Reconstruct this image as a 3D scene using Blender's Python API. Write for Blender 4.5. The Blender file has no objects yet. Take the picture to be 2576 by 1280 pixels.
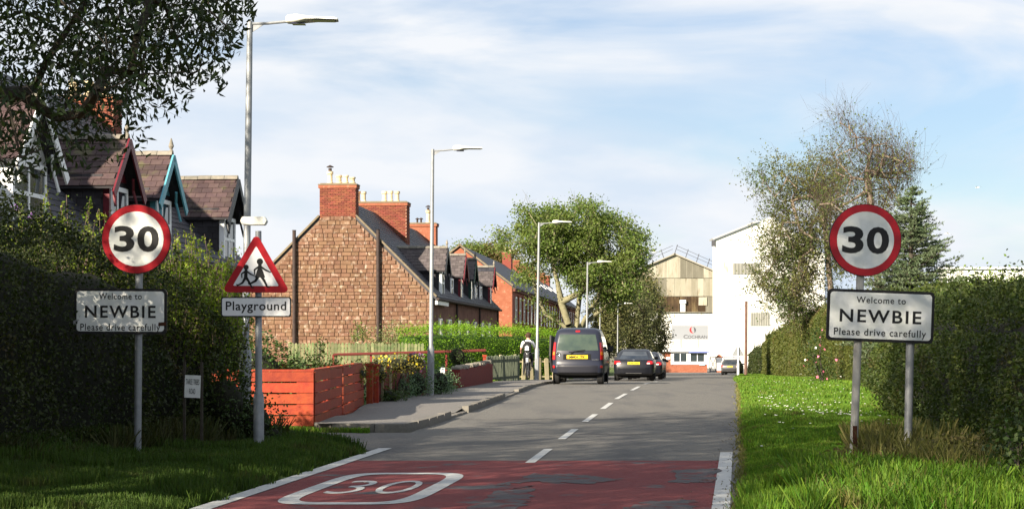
import bpy, math, random
import numpy as np
from mathutils import Matrix, Vector
random.seed(7); RNG = np.random.default_rng(7)
S = bpy.context.scene; COL = S.collection; R = math.radians

# ------------------------------------------------------------------ camera, sky, sun, exposure
F = 4500.0; EYE = 1.5; HZ = 860.0; CX = 1288.0      # focal length in pixels of a 2576 wide frame, eye height, horizon row
cam = bpy.data.cameras.new('camera'); camo = bpy.data.objects.new('camera', cam); COL.objects.link(camo)
camo.location = (0, 0, EYE); camo.rotation_euler = (R(90), 0, 0)
cam.sensor_width = 36; cam.lens = 36 * F / 2576; cam.shift_y = 220 / 2576
cam.clip_start = 0.5; cam.clip_end = 6000; S.camera = camo
SUN_AZ, SUN_EL = 39.0, 24.0      # azimuth measured from behind the camera towards the left
sdir = Vector((-math.cos(R(SUN_EL)) * math.sin(R(SUN_AZ)), -math.cos(R(SUN_EL)) * math.cos(R(SUN_AZ)), math.sin(R(SUN_EL))))
W = bpy.data.worlds.new('World'); S.world = W; W.use_nodes = True
nt = W.node_tree; N = nt.nodes; L = nt.links; N.clear()
out = N.new('ShaderNodeOutputWorld'); bg = N.new('ShaderNodeBackground'); sky = N.new('ShaderNodeTexSky')
sky.sky_type = 'NISHITA'; sky.sun_disc = False; sky.sun_elevation = R(SUN_EL)
sky.sun_rotation = math.atan2(sdir.x, sdir.y); sky.air_density = 1.0; sky.dust_density = 0.6; sky.ozone_density = 1.2
tc = N.new('ShaderNodeTexCoord'); mp = N.new('ShaderNodeMapping'); mp.inputs['Scale'].default_value = (1.7, 1.7, 5.5)
mp.inputs['Rotation'].default_value = (R(4), R(-7), 0); mp.inputs['Location'].default_value = (0.62, 0.3, 0.9)
n1 = N.new('ShaderNodeTexNoise'); n1.inputs['Scale'].default_value = 2.3; n1.inputs['Detail'].default_value = 7; n1.inputs['Roughness'].default_value = .52
n1.inputs['Distortion'].default_value = .5
r1 = N.new('ShaderNodeValToRGB'); r1.color_ramp.elements[0].position = .34; r1.color_ramp.elements[0].color = (.18, .18, .18, 1)
r1.color_ramp.elements[1].position = .52; r1.color_ramp.elements[1].color = (1, 1, 1, 1)
n2 = N.new('ShaderNodeTexNoise'); n2.inputs['Scale'].default_value = 4.1; n2.inputs['Detail'].default_value = 5
r2 = N.new('ShaderNodeValToRGB'); r2.color_ramp.elements[0].position = .38; r2.color_ramp.elements[0].color = (5.1, 5.8, 6.7, 1)
r2.color_ramp.elements[1].position = .58; r2.color_ramp.elements[1].color = (6.5, 6.7, 7.0, 1)
tint = N.new('ShaderNodeMix'); tint.data_type = 'RGBA'; tint.blend_type = 'MULTIPLY'; tint.inputs[0].default_value = 1
tint.inputs[7].default_value = (.75, .81, .93, 1)
mx = N.new('ShaderNodeMix'); mx.data_type = 'RGBA'
L.new(tc.outputs['Generated'], mp.inputs['Vector']); L.new(mp.outputs[0], n1.inputs['Vector']); L.new(mp.outputs[0], n2.inputs['Vector'])
L.new(n1.outputs[0], r1.inputs[0]); L.new(n2.outputs[0], r2.inputs[0]); L.new(sky.outputs[0], tint.inputs[6])
L.new(r1.outputs[0], mx.inputs[0]); L.new(tint.outputs[2], mx.inputs[6]); L.new(r2.outputs[0], mx.inputs[7])
L.new(mx.outputs[2], bg.inputs[0]); bg.inputs[1].default_value = 0.05; L.new(bg.outputs[0], out.inputs[0])
sl = bpy.data.lights.new('sun', 'SUN'); sl.energy = 5.0; sl.angle = R(.53); sl.color = (1, .88, .7)
so = bpy.data.objects.new('sun', sl); COL.objects.link(so); so.rotation_euler = sdir.to_track_quat('Z', 'Y').to_euler()
so.location = (-20, -20, 30)
vs = S.view_settings; S.display_settings.display_device = 'sRGB'; vs.view_transform = 'Standard'; vs.look = 'None'; vs.gamma = 1
vs.exposure = 1.5; vs.use_curve_mapping = False
S.cycles.max_bounces = 6; S.cycles.transparent_max_bounces = 6

# ------------------------------------------------------------------ helpers
def at(px, py, Y): return Vector(((px - CX) / F * Y, Y, EYE + (HZ - py) / F * Y))
def atx(px, Y): return (px - CX) / F * Y

def tag(o, label=None, cat=None, group=None, kind=None):
    if label: o['label'] = label
    if cat: o['category'] = cat
    if group: o['group'] = group
    if kind: o['kind'] = kind
    return o
def empty(name, loc, rz=0, label=None, cat=None, group=None):
    o = bpy.data.objects.new(name, None); COL.objects.link(o); o.location = loc; o.rotation_euler = (0, 0, rz)
    o.empty_display_size = .3
    return tag(o, label, cat, group)
def link(name, me, parent=None, loc=None):
    o = bpy.data.objects.new(name, me); COL.objects.link(o)
    if parent: o.parent = parent
    if loc: o.location = loc
    return o
def copy_tree(o, parent=None):
    c = o.copy(); COL.objects.link(c)
    if parent: c.parent = parent
    for ch in list(o.children): copy_tree(ch, c)
    return c

MATS = {}; ALB = .84
def mat(name, c, c2=None, scale=5, rough=.8, bump=0, bscale=None, metal=0, spec=.3, rand=0, trans=0, coat=0, contrast=(.35, .65), stretch=None, c3=None, s3=.7, t3=(.55, .7), alpha=1, obj=False):
    """noise-mixed procedural surface; rand varies it piece by piece; trans makes leaves let light through"""
    if name in MATS: return MATS[name]
    if max(c) < .6: c = tuple(v * ALB for v in c); c2 = c2 and tuple(v * ALB for v in c2); c3 = c3 and tuple(v * ALB for v in c3)
    m = bpy.data.materials.new(name); m.use_nodes = True; t = m.node_tree; n = t.nodes; l = t.links
    b = n['Principled BSDF']; o = n['Material Output']
    b.inputs['Roughness'].default_value = rough; b.inputs['Metallic'].default_value = metal
    b.inputs['Specular IOR Level'].default_value = spec
    if coat: b.inputs['Coat Weight'].default_value = coat; b.inputs['Coat Roughness'].default_value = .05
    tcn = n.new('ShaderNodeTexCoord'); mpn = n.new('ShaderNodeMapping'); l.new(tcn.outputs['Object'], mpn.inputs[0])
    if not obj:
        g = n.new('ShaderNodeNewGeometry'); l.new(g.outputs['Position'], mpn.inputs[0])
    if stretch: mpn.inputs['Scale'].default_value = stretch
    col = None
    def rgb(v):
        r = n.new('ShaderNodeRGB'); r.outputs[0].default_value = (*v, 1); return r.outputs[0]
    def mixc(f, a, bb, mode='MIX'):
        x = n.new('ShaderNodeMix'); x.data_type = 'RGBA'; x.blend_type = mode
        if isinstance(f, (int, float)): x.inputs[0].default_value = f
        else: l.new(f, x.inputs[0])
        l.new(a, x.inputs[6]); l.new(bb, x.inputs[7]); return x.outputs[2]
    def noise(sc, d=6, lo=.35, hi=.65):
        x = n.new('ShaderNodeTexNoise'); x.inputs['Scale'].default_value = sc; x.inputs['Detail'].default_value = d
        x.inputs['Roughness'].default_value = .6; l.new(mpn.outputs[0], x.inputs['Vector'])
        q = n.new('ShaderNodeMapRange'); q.inputs[1].default_value = lo; q.inputs[2].default_value = hi
        l.new(x.outputs[0], q.inputs[0]); return q.outputs[0], x.outputs[0]
    col = rgb(c)
    if c2:
        f, _ = noise(scale, 6, *contrast); col = mixc(f, col, rgb(c2))
    if c3:
        f, _ = noise(s3, 8, *t3); col = mixc(f, col, rgb(c3))
    if rand:
        oi = n.new('ShaderNodeObjectInfo'); gi = n.new('ShaderNodeNewGeometry'); ad = n.new('ShaderNodeMath'); ad.operation = 'ADD'
        l.new(oi.outputs['Random'], ad.inputs[0]); l.new(gi.outputs['Random Per Island'], ad.inputs[1])
        fr = n.new('ShaderNodeMath'); fr.operation = 'FRACT'; l.new(ad.outputs[0], fr.inputs[0])
        hv = n.new('ShaderNodeHueSaturation'); l.new(col, hv.inputs['Color'])
        mr = n.new('ShaderNodeMapRange'); l.new(fr.outputs[0], mr.inputs[0]); mr.inputs[3].default_value = 1 - rand; mr.inputs[4].default_value = 1 + rand
        l.new(mr.outputs[0], hv.inputs['Value'])
        m2 = n.new('ShaderNodeMath'); m2.operation = 'MULTIPLY'; m2.inputs[1].default_value = 7.31; l.new(fr.outputs[0], m2.inputs[0])
        f2 = n.new('ShaderNodeMath'); f2.operation = 'FRACT'; l.new(m2.outputs[0], f2.inputs[0])
        mr2 = n.new('ShaderNodeMapRange'); l.new(f2.outputs[0], mr2.inputs[0]); mr2.inputs[3].default_value = .5 - rand * .05; mr2.inputs[4].default_value = .5 + rand * .05
        l.new(mr2.outputs[0], hv.inputs['Hue']); col = hv.outputs[0]
    l.new(col, b.inputs['Base Color'])
    if bump:
        _, raw = noise(bscale or scale * 4, 5); bp = n.new('ShaderNodeBump'); bp.inputs['Strength'].default_value = bump; bp.inputs['Distance'].default_value = .02
        l.new(raw, bp.inputs['Height']); l.new(bp.outputs[0], b.inputs['Normal'])
    if trans:
        tr = n.new('ShaderNodeBsdfTranslucent'); l.new(mixc(1.0, col, rgb((1.15, 1.25, .5)), 'MULTIPLY'), tr.inputs[0])
        ms = n.new('ShaderNodeMixShader'); ms.inputs[0].default_value = trans; l.new(b.outputs[0], ms.inputs[1]); l.new(tr.outputs[0], ms.inputs[2]); l.new(ms.outputs[0], o.inputs[0])
    MATS[name] = m; return m

class MB:
    def __init__(s): s.v = []; s.f = []; s.m = []; s.k = 0
    def face(s, idx): s.f.append(idx); s.m.append(s.k)
    def add(s, vs, fs):
        b = len(s.v); s.v += [tuple(v) for v in vs]
        for f in fs: s.face([b + i for i in f])
        return s
    def box(s, c, d, M=None, bev=0):
        x, y, z = d[0] / 2, d[1] / 2, d[2] / 2
        vs = [Vector((i * x, j * y, k * z)) for k in (-1, 1) for j in (-1, 1) for i in (-1, 1)]
        if M is not None: vs = [M @ v for v in vs]
        c = Vector(c)
        return s.add([v + c for v in vs], [(0, 2, 3, 1), (4, 5, 7, 6), (0, 1, 5, 4), (2, 6, 7, 3), (0, 4, 6, 2), (1, 3, 7, 5)])
    def tube(s, pts, rad, n=8, cap=True):
        pts = [Vector(p) for p in pts]
        if not hasattr(rad, '__len__'): rad = [rad] * len(pts)
        b = len(s.v); ref = None
        for i, p in enumerate(pts):
            d = (pts[min(i + 1, len(pts) - 1)] - pts[max(i - 1, 0)]).normalized()
            if ref is None: ref = d.orthogonal().normalized()
            ref = (ref - d * ref.dot(d)); ref = ref.normalized() if ref.length > 1e-6 else d.orthogonal().normalized()
            q = d.cross(ref)
            for j in range(n):
                a = 2 * math.pi * j / n; s.v.append(tuple(p + (ref * math.cos(a) + q * math.sin(a)) * rad[i]))
        for i in range(len(pts) - 1):
            for j in range(n): s.face([b + i * n + j, b + i * n + (j + 1) % n, b + (i + 1) * n + (j + 1) % n, b + (i + 1) * n + j])
        if cap:
            s.face([b + j for j in range(n)][::-1]); s.face([b + (len(pts) - 1) * n + j for j in range(n)])
        return s
    def prism(s, poly, ax, d0, d1):
        """extrude a 2D polygon; ax = axis of extrusion"""
        def P(a, b_, d): return {'x': (d, a, b_), 'y': (a, d, b_), 'z': (a, b_, d)}[ax]
        n = len(poly)
        return s.add([P(a, b_, d0) for a, b_ in poly] + [P(a, b_, d1) for a, b_ in poly],
              [list(range(n))[::-1], list(range(n, 2 * n))] + [(i, (i + 1) % n, n + (i + 1) % n, n + i) for i in range(n)])
    def lathe(s, prof, c=(0, 0, 0), n=12, axis='z'):
        b = len(s.v)
        for r, h in prof:
            for j in range(n):
                a = 2 * math.pi * j / n; x, y = r * math.cos(a), r * math.sin(a)
                p = {'z': (x, y, h), 'y': (x, h, y), 'x': (h, x, y)}[axis]
                s.v.append((p[0] + c[0], p[1] + c[1], p[2] + c[2]))
        for i in range(len(prof) - 1):
            for j in range(n): s.face([b + i * n + j, b + i * n + (j + 1) % n, b + (i + 1) * n + (j + 1) % n, b + (i + 1) * n + j])
        s.face([b + j for j in range(n)]); s.face([b + (len(prof) - 1) * n + j for j in range(n)])
        return s
    def grid(s, fn, nu, nv):
        b = len(s.v)
        for i in range(nu + 1):
            for j in range(nv + 1): s.v.append(tuple(fn(i / nu, j / nv)))
        for i in range(nu):
            for j in range(nv): q = b + i * (nv + 1) + j; s.face([q, q + 1, q + nv + 2, q + nv + 1])
        return s
    def mesh(s, name, mats, smooth=False, bevel=0):
        me = bpy.data.meshes.new(name); me.from_pydata(s.v, [], s.f)
        if not isinstance(mats, (list, tuple)): mats = [mats]
        for m in mats: me.materials.append(m)
        me.polygons.foreach_set('material_index', s.m)
        import bmesh
        bm = bmesh.new(); bm.from_mesh(me); bmesh.ops.recalc_face_normals(bm, faces=bm.faces)
        if bevel: bmesh.ops.bevel(bm, geom=list(bm.edges), offset=bevel, segments=2, affect='EDGES', clamp_overlap=True)
        bm.to_mesh(me); bm.free()
        if smooth:
            me.polygons.foreach_set('use_smooth', [True] * len(me.polygons))
            try: me.set_sharp_from_angle(angle=R(smooth if smooth > 1 else 35))
            except Exception: pass
        return me
    def build(s, name, mats, parent=None, smooth=False, bevel=0): return link(name, s.mesh(name, mats, smooth, bevel), parent)

def np_mesh(name, V, Q, m, smooth=False):
    me = bpy.data.meshes.new(name); V = np.asarray(V, dtype=np.float32); Q = np.asarray(Q, dtype=np.int32); k = Q.shape[1]
    me.vertices.add(len(V)); me.vertices.foreach_set('co', V.ravel()); me.loops.add(Q.size); me.loops.foreach_set('vertex_index', Q.ravel())
    me.polygons.add(len(Q)); me.polygons.foreach_set('loop_start', np.arange(0, Q.size, k, dtype=np.int32))
    if smooth: me.polygons.foreach_set('use_smooth', np.ones(len(Q), dtype=bool))
    me.update(calc_edges=True); me.materials.append(m); return me

def unit(v): return v / np.maximum(np.linalg.norm(v, axis=1, keepdims=True), 1e-9)
def leaf_mesh(name, P, size, m, elong=.32, droop=0, bias=None):
    """one kite shaped leaf per point"""
    P = np.asarray(P); n = len(P); size = np.broadcast_to(np.asarray(size, dtype=float), (n,))[:, None] * RNG.uniform(.65, 1.3, (n, 1))
    a = RNG.normal(size=(n, 3)); a[:, 2] -= droop
    if bias is not None: a = a * .6 + bias
    a = unit(a); b = unit(np.cross(a, RNG.normal(size=(n, 3)))); c = np.cross(a, b)
    V = np.stack([P - a * size * .5, P + b * size * elong + c * size * .06, P + a * size * .5, P - b * size * elong + c * size * .06], 1).reshape(-1, 3)
    return np_mesh(name, V, np.arange(4 * n).reshape(n, 4), m)

UBOX = {}
def ubox(key, m, ch=.0):
    """unit box mesh with an optional chamfered outer (+z) face, shared by alike pieces"""
    if key in UBOX: return UBOX[key]
    b = MB()
    if ch:
        q = .5 - ch
        vs = [(-.5, -.5, -.5), (.5, -.5, -.5), (.5, .5, -.5), (-.5, .5, -.5), (-.5, -.5, .2), (.5, -.5, .2), (.5, .5, .2), (-.5, .5, .2), (-q, -q, .5), (q, -q, .5), (q, q, .5), (-q, q, .5)]
        b.add(vs, [(3, 2, 1, 0), (0, 1, 5, 4), (1, 2, 6, 5), (2, 3, 7, 6), (3, 0, 4, 7), (4, 5, 9, 8), (5, 6, 10, 9), (6, 7, 11, 10), (7, 4, 8, 11), (8, 9, 10, 11)])
    else: b.box((0, 0, 0), (1, 1, 1))
    UBOX[key] = b.mesh(key, m); return UBOX[key]
def frame(o, u, v, n, su, sv, sn):
    M = Matrix.Identity(4)
    for i in range(3): M[i][0] = u[i] * su; M[i][1] = v[i] * sv; M[i][2] = n[i] * sn; M[i][3] = o[i]
    return M
def pieces(name, parent, me, T, cap=300, stuff=None):
    for M in T[:cap]:
        o = link(name, me, parent); o.matrix_basis = M
    if len(T) > cap:
        co = np.array([v.co[:] + (1,) for v in me.vertices]); fs = [list(p.vertices) for p in me.polygons]
        V = []; Fc = []
        for k, M in enumerate(T[cap:]):
            V.append((np.array(M) @ co.T).T[:, :3]); Fc += [[i + k * len(co) for i in f] for f in fs]
        V = np.concatenate(V); m2 = bpy.data.meshes.new(stuff or name + 's'); m2.from_pydata(V.tolist(), [], Fc); m2.materials.append(me.materials[0])
        o = link(stuff or name + 's', m2, parent); o['kind'] = 'stuff'

def text_co(body, bold, spacing):
    cu = bpy.data.curves.new('t', 'FONT'); cu.body = body; cu.size = 1; cu.offset = bold; cu.extrude = .5; cu.space_character = spacing; cu.resolution_u = 4
    tmp = bpy.data.objects.new('tmp', cu); me = bpy.data.meshes.new_from_object(tmp); bpy.data.objects.remove(tmp)
    co = np.zeros(len(me.vertices) * 3); me.vertices.foreach_get('co', co); return me, co.reshape(-1, 3)
def text(body, w, h, m, parent, name='lettering', loc=(0, 0, 0), bold=0, depth=.002, rotz=0, flat=False, spacing=1.0, roty=0):
    """lettering in the plane facing -Y (or lying flat), fitted to w x h; each word is a mesh of its own"""
    me, co = text_co(body, bold, spacing); lo, hi = co.min(0), co.max(0); words = body.split(' ')
    for i, wd in enumerate(words):
        if len(words) > 1:
            _, pc = text_co(' '.join(words[:i + 1]), bold, spacing); me, co = text_co(wd, bold, spacing); co[:, 0] += pc[:, 0].max() - co[:, 0].max()
        c = (co - (lo + hi) / 2) / (hi - lo)
        if flat: c = np.stack([c[:, 0] * w, c[:, 1] * h, c[:, 2] * depth], 1)
        else: c = np.stack([c[:, 0] * w, -c[:, 2] * depth, c[:, 1] * h], 1)
        me.vertices.foreach_set('co', c.ravel()); me.update(); me.materials.clear(); me.materials.append(m)
        o = link(name, me, parent, loc); o.rotation_euler = (0, roty, rotz)
    return o

# ------------------------------------------------------------------ materials
def G(*a): return a
M_asph = mat('asphalt', (.112, .109, .105), (.205, .194, .172), 75, .92, .7, 260, contrast=(.3, .7), c3=(.085, .085, .09), s3=1.0, t3=(.5, .75), stretch=(1, .16, 1))
M_pave = mat('pavement_asphalt', (.15, .145, .14), (.21, .195, .18), 30, .92, .4, 200, c3=(.11, .12, .09), s3=1.3, t3=(.6, .8))
M_red = mat('red_surfacing', (.15, .026, .030), (.21, .042, .040), 30, .9, .4, 200, c3=(.085, .083, .09), s3=1.9, t3=(.585, .66))
M_mark = mat('road_paint', (.55, .56, .55), (.42, .42, .41), 40, .8, .2, c3=(.15, .15, .15), s3=9, t3=(.6, .68), stretch=(1, 3, 1))
M_kerb = mat('kerb_concrete', (.15, .14, .125), (.20, .185, .16), 20, .9, .3, rand=.12)
M_soil = mat('turf_ground', (.055, .085, .012), (.09, .14, .02), 3, .95, .5, 30, c3=(.08, .07, .03), s3=.4, t3=(.6, .75))
M_grass = mat('grass_blades', (.080, .175, .012), (.135, .24, .020), 1.3, .65, rand=.4, trans=.35, c3=(.16, .15, .045), s3=2.2, t3=(.56, .70))
M_grassd = mat('dry_grass', (.22, .20, .07), (.12, .13, .03), 3, .7, rand=.3, trans=.3)
M_white = mat('sign_white', (.74, .75, .74), (.62, .64, .60), 6, .45, c3=(.45, .48, .40), s3=5, t3=(.62, .8))
M_sred = mat('sign_red', (.50, .008, .02), (.42, .01, .02), 8, .4, c3=(.5, .3, .28), s3=14, t3=(.72, .76))
M_black = mat('sign_black', (.012, .012, .013), rough=.5)
M_galv = mat('galvanised_steel', (.27, .285, .30), (.34, .355, .37), 14, .5, .1, metal=.35, c3=(.26, .26, .24), s3=9, t3=(.6, .75))
M_dirtypost = mat('weathered_post', (.40, .38, .34), (.50, .49, .46), 12, .7, .2, c3=(.10, .05, .03), s3=11, t3=(.66, .72))
M_rust = mat('rust', (.09, .03, .015), (.05, .02, .01), 20, .9)
M_lamp = mat('lamp_housing', (.72, .72, .66), (.6, .6, .55), 6, .5)
M_lampd = mat('lamp_lens', (.06, .06, .12), rough=.15)
M_stone = mat('red_sandstone', (.155, .080, .050), (.225, .130, .080), 2.2, .9, .8, 25, rand=.15, c3=(.42, .33, .26), s3=6.0, t3=(.55, .70), contrast=(.3, .7))
M_mortar = mat('lime_mortar', (.165, .10, .068), (.25, .175, .125), 5, .95, .4)
M_brick = mat('red_brick', (.22, .066, .038), (.18, .050, .030), 7, .85, .3, 40, rand=.22)
M_bmort = mat('brick_mortar', (.38, .19, .12), (.45, .30, .22), 12, .95)
M_slate = mat('blue_slate', (.030, .031, .042), (.046, .046, .058), 4, .6, .2, rand=.3, spec=.4)
M_pslate = mat('purple_slate', (.060, .036, .040), (.085, .055, .052), 6, .75, .3, rand=.28, c3=(.095, .088, .045), s3=2.4, t3=(.56, .7))
M_gslate = mat('grey_slate', (.080, .066, .070), (.105, .09, .088), 6, .75, .3, rand=.25)
M_cheek = mat('slate_cheek', (.030, .028, .034), (.05, .045, .05), 6, .8, .2, rand=.35)
M_ridge = mat('ridge_tile', (.26, .23, .19), (.18, .17, .14), 8, .9, .3, rand=.2)
M_wpaint = mat('white_paint', (.78, .79, .80), rough=.45)
M_maroon = mat('maroon_paint', (.13, .012, .022), (.16, .02, .03), 9, .45)
M_blue = mat('turquoise_paint', (.10, .34, .42), (.13, .40, .48), 9, .45)
M_bpaint = mat('black_paint', (.014, .016, .022), rough=.45)
M_glass = mat('window_glass', (.03, .04, .05), rough=.06, spec=.9)
M_pot = mat('buff_chimney_pot', (.62, .52, .34), (.50, .40, .25), 6, .8, rand=.2)
M_potr = mat('terracotta_pot', (.42, .22, .12), (.5, .3, .17), 6, .8)
M_pipe = mat('iron_pipe', (.035, .024, .022), (.06, .04, .035), 6, .7)
M_coping = mat('skew_stone', (.22, .175, .115), (.16, .13, .09), 5, .9, .3)
M_bterr = mat('terrace_brick', (.26, .080, .042), (.32, .12, .07), 3, .9, .3, 25, contrast=(.3, .7), c3=(.48, .27, .18), s3=7, t3=(.58, .7))
M_fred = mat('orange_red_stain', (.36, .056, .016), (.25, .032, .013), 8, .7, .3, 40, rand=.14, c3=(.20, .09, .05), s3=5, t3=(.60, .74))
M_pick = mat('weathered_pickets', (.22, .21, .115), (.10, .145, .055), 7, .85, .2, rand=.3)
M_pickl = mat('pale_pickets', (.44, .38, .24), (.34, .30, .18), 7, .85, .2, rand=.25)
M_bark = mat('dark_bark', (.045, .036, .028), (.07, .06, .045), 12, .9, .4)
M_ashb = mat('ash_bark', (.26, .24, .15), (.17, .16, .09), 6, .9, .4)
M_birch = mat('birch_bark', (.30, .24, .19), (.13, .095, .07), 9, .8, .3)
M_twig = mat('twig', (.17, .12, .10), (.11, .08, .065), 9, .9)
M_lfd = mat('dark_green_leaves', (.020, .038, .010), (.030, .052, .014), 1.5, .55, rand=.35, trans=.22)
M_lfh = mat('hedge_leaves', (.022, .038, .009), (.050, .064, .014), .9, .6, rand=.4, trans=.3, c3=(.07, .045, .022), s3=.8, t3=(.6, .7))
M_lfo = mat('olive_hedge_leaves', (.070, .095, .016), (.105, .112, .024), .8, .6, rand=.35, trans=.3, c3=(.15, .10, .045), s3=.6, t3=(.58, .7))
M_lfr = mat('bramble_leaves', (.034, .065, .015), (.055, .088, .020), 1.2, .6, rand=.4, trans=.28)
M_lfb = mat('privet_leaves', (.15, .29, .012), (.19, .33, .02), 1.2, .55, rand=.3, trans=.35)
M_lfa = mat('ash_leaves', (.105, .17, .030), (.15, .19, .045), .5, .6, rand=.35, trans=.35)
M_lfw = mat('willow_leaves', (.12, .13, .045), (.17, .155, .06), .5, .6, rand=.35, trans=.3, c3=(.08, .11, .03), s3=.25, t3=(.5, .6))
M_lfbi = mat('birch_leaves', (.095, .125, .028), (.13, .125, .038), .8, .6, rand=.4, trans=.3, c3=(.07, .11, .025), s3=.5, t3=(.5, .6))
M_lfp = mat('spruce_needles', (.095, .145, .065), (.14, .18, .10), 1.5, .6, rand=.35, trans=.15)
M_lfc = mat('conifer_leaves', (.028, .060, .010), (.05, .09, .015), 1.5, .6, rand=.4, trans=.1)
M_lfg = mat('grey_green_leaves', (.10, .17, .09), (.14, .22, .12), 2, .6, rand=.35, trans=.25)
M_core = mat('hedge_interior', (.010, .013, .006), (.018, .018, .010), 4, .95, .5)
M_yel = mat('yellow_flowers', (.60, .42, .02), rough=.6, rand=.2); M_pink = mat('pink_flowers', (.62, .16, .25), rough=.6, rand=.2)
M_wflow = mat('white_flowers', (.75, .75, .68), rough=.6); M_purp = mat('purple_flowers', (.28, .14, .42), rough=.6)

# ------------------------------------------------------------------ terrain profile
GY = [-200, 0, 14, 58, 68, 80, 120, 167, 242, 420, 3000]; GH = [1.35, 1.35, 1.35, 1.37, 1.50, 1.74, 2.38, 3.08, 4.1, 4.8, 4.8]
def road_z(y): return EYE - float(np.interp(y, GY, GH))
RY = [-50, 0, 14.5, 20, 50, 100, 160, 240, 420]; RXR = [-5.8, -.02, 1.86, 2.6, 6.35, 12.4, 20.2, 31.5, 54]
def xr(y): return float(np.interp(y, RY, RXR))
LY = [-50, 0, 14.5, 22.7, 27.1, 28.9, 31.9, 35.1, 43.3, 54, 80, 120, 240, 420]; LX = [-9.8, -4.3, -2.58, -1.72, -1.53, -1.33, -1.08, -.78, -.16, .62, 3.5, 8.0, 19.0, 40]
def xl(y): return float(np.interp(y, LY, LX))
PBY = [27.5, 37, 45, 50, 60, 70, 90, 120, 240]; PBX = [-3.0, -2.95, -2.3, -1.7, -.85, .1, 2.4, 6.2, 17.5]
pbk_ = lambda y: float(np.interp(y, PBY, PBX)) - .25
def terr(x, y):
    z = road_z(y); a, b = xl(y), xr(y)
    if x > b: d = x - b; return z + min(.05, d * .25 - .02) + .03 * math.sin(x * 1.7 + y * .6) * min(1, d)
    if x < a:
        if 23.4 < y < 27 and x < a: return z - .03
        if 22.4 < y <= 23.4 and x > -3.2 + (23.65 - y) * 1.233: return z - .03
        d = a - x; return z + (min(.10, d * .25 - .03) if y < 25 else (-.03 if x > pbk_(y) else .06))
    return z - .05
def ground():
    xs = sorted(set(list(np.arange(-14, 16, .5)) + list(np.arange(-60, -14, 4)) + list(np.arange(16, 80, 2)) + [-1500, -600, -200, -100, 100, 180, 500, 1500]))
    ys = sorted(set(list(np.arange(8, 60, .7)) + list(np.arange(60, 300, 5)) + [-60, -30, -10, 0, 4, 23.3, 23.5, 26.9, 27.1, 340, 420, 700, 1500, 3000]))
    V = [(x, y, terr(x, y)) for y in ys for x in xs]; nx = len(xs)
    Q = [(j * nx + i, j * nx + i + 1, (j + 1) * nx + i + 1, (j + 1) * nx + i) for j in range(len(ys) - 1) for i in range(nx - 1)]
    o = link('ground', np_mesh('ground', V, Q, M_soil, True)); tag(o, kind='structure')
ground()
def strip(name, m, fl, fr, y0, y1, dz, n=40, cols=6, kind='structure', zf=None, parent=None):
    b = MB()
    def fn(u, v):
        y = y0 + (y1 - y0) * u; x = fl(y) + (fr(y) - fl(y)) * v; return (x, y, (zf or road_z)(y) + dz)
    b.grid(fn, n, cols); o = b.build(name, m, parent, smooth=60)
    if kind: tag(o, kind=kind)
    return o
strip('road', M_asph, xl, xr, -50, 420, 0, 200)
side = MB(); side.grid(lambda u, v: (-40 + (xl(23.6 + 3.3 * v) + .02 + 40) * u, 23.6 + 3.3 * v, road_z(25) - .004), 10, 2)
side.add([(-3.25, 23.7, road_z(23) - .0045), (-1.72, 22.42, road_z(23) - .0045), (-1.4, 22.6, road_z(23) - .0045), (-1.4, 23.7, road_z(23) - .0045)], [(0, 1, 2, 3)])
tag(side.build('side_road', M_asph), kind='structure')
cl = lambda y: .16 + .107 * (y - 20)
strip('red_surfacing', M_red, lambda y: -1.58 + .109 * (y - 22.7) + .06, lambda y: 2.62 + .126 * (y - 21.9) - .07, 2, 20.4, .004, 30)
strip('edge_line', M_mark, lambda y: -1.58 + .109 * (y - 22.7) - .12, lambda y: -1.58 + .109 * (y - 22.7) + .05, 4, 22.75, .008, 30, 1)
strip('edge_line', M_mark, lambda y: 2.62 + .126 * (y - 21.9) - .07, lambda y: 2.62 + .126 * (y - 21.9) + .08, 4, 21.9, .008, 30, 1)
for i, (a, b_) in enumerate([(20.0, 22.6), (24.9, 27.8), (30.4, 33.6), (36.3, 40.0), (42.7, 47.2), (50.5, 55), (58.5, 62.5), (66.5, 70.5)]):
    k = lambda y: float(np.interp(y, [20, 24.9, 30.4, 36.3, 42.7, 50.5, 60, 80], [.20, .69, 1.24, 1.84, 2.49, 3.38, 4.5, 7.0]))
    o = strip('centre_line_dash', M_mark, lambda y: k(y) - .055, lambda y: k(y) + .055, a, b_, .008, 3, 1)
def flat_poly(name, pix, m, dz, jitter=.045, n=9):
    pts = []
    for (a, b_), (c, d) in zip(pix, pix[1:] + pix[:1]):
        for i in range(n):
            px_ = a + (c - a) * i / n; py_ = b_ + (d - b_) * i / n; Y = 1.35 * F / (py_ - HZ)
            pts.append((atx(px_, Y) + random.uniform(-jitter, jitter), Y + random.uniform(-jitter, jitter) * 2, EYE - 1.35 + dz))
    b = MB(); b.add(pts, [list(range(len(pts)))]); return tag(b.build(name, m), kind='structure')
M_patch = mat('tarmac_patch', (.090, .082, .088), (.115, .108, .112), 30, .92, .5, 220, c3=(.15, .04, .04), s3=5, t3=(.50, .62))
flat_poly('tarmac_patch', [(1700, 1181), (1806, 1179), (1798, 1214), (1690, 1215)], M_patch, .0065)
flat_poly('tarmac_patch', [(1340, 1192), (1470, 1196), (1560, 1206), (1500, 1216), (1330, 1212), (1250, 1222)], M_patch, .0065, .05)
flat_poly('tarmac_patch', [(1255, 1235), (1340, 1222), (1330, 1262), (1290, 1290), (1170, 1290)], M_patch, .0065, .05)
flat_poly('tarmac_patch', [(1620, 1262), (1740, 1258), (1760, 1290), (1560, 1290)], M_patch, .0065, .06)
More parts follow.
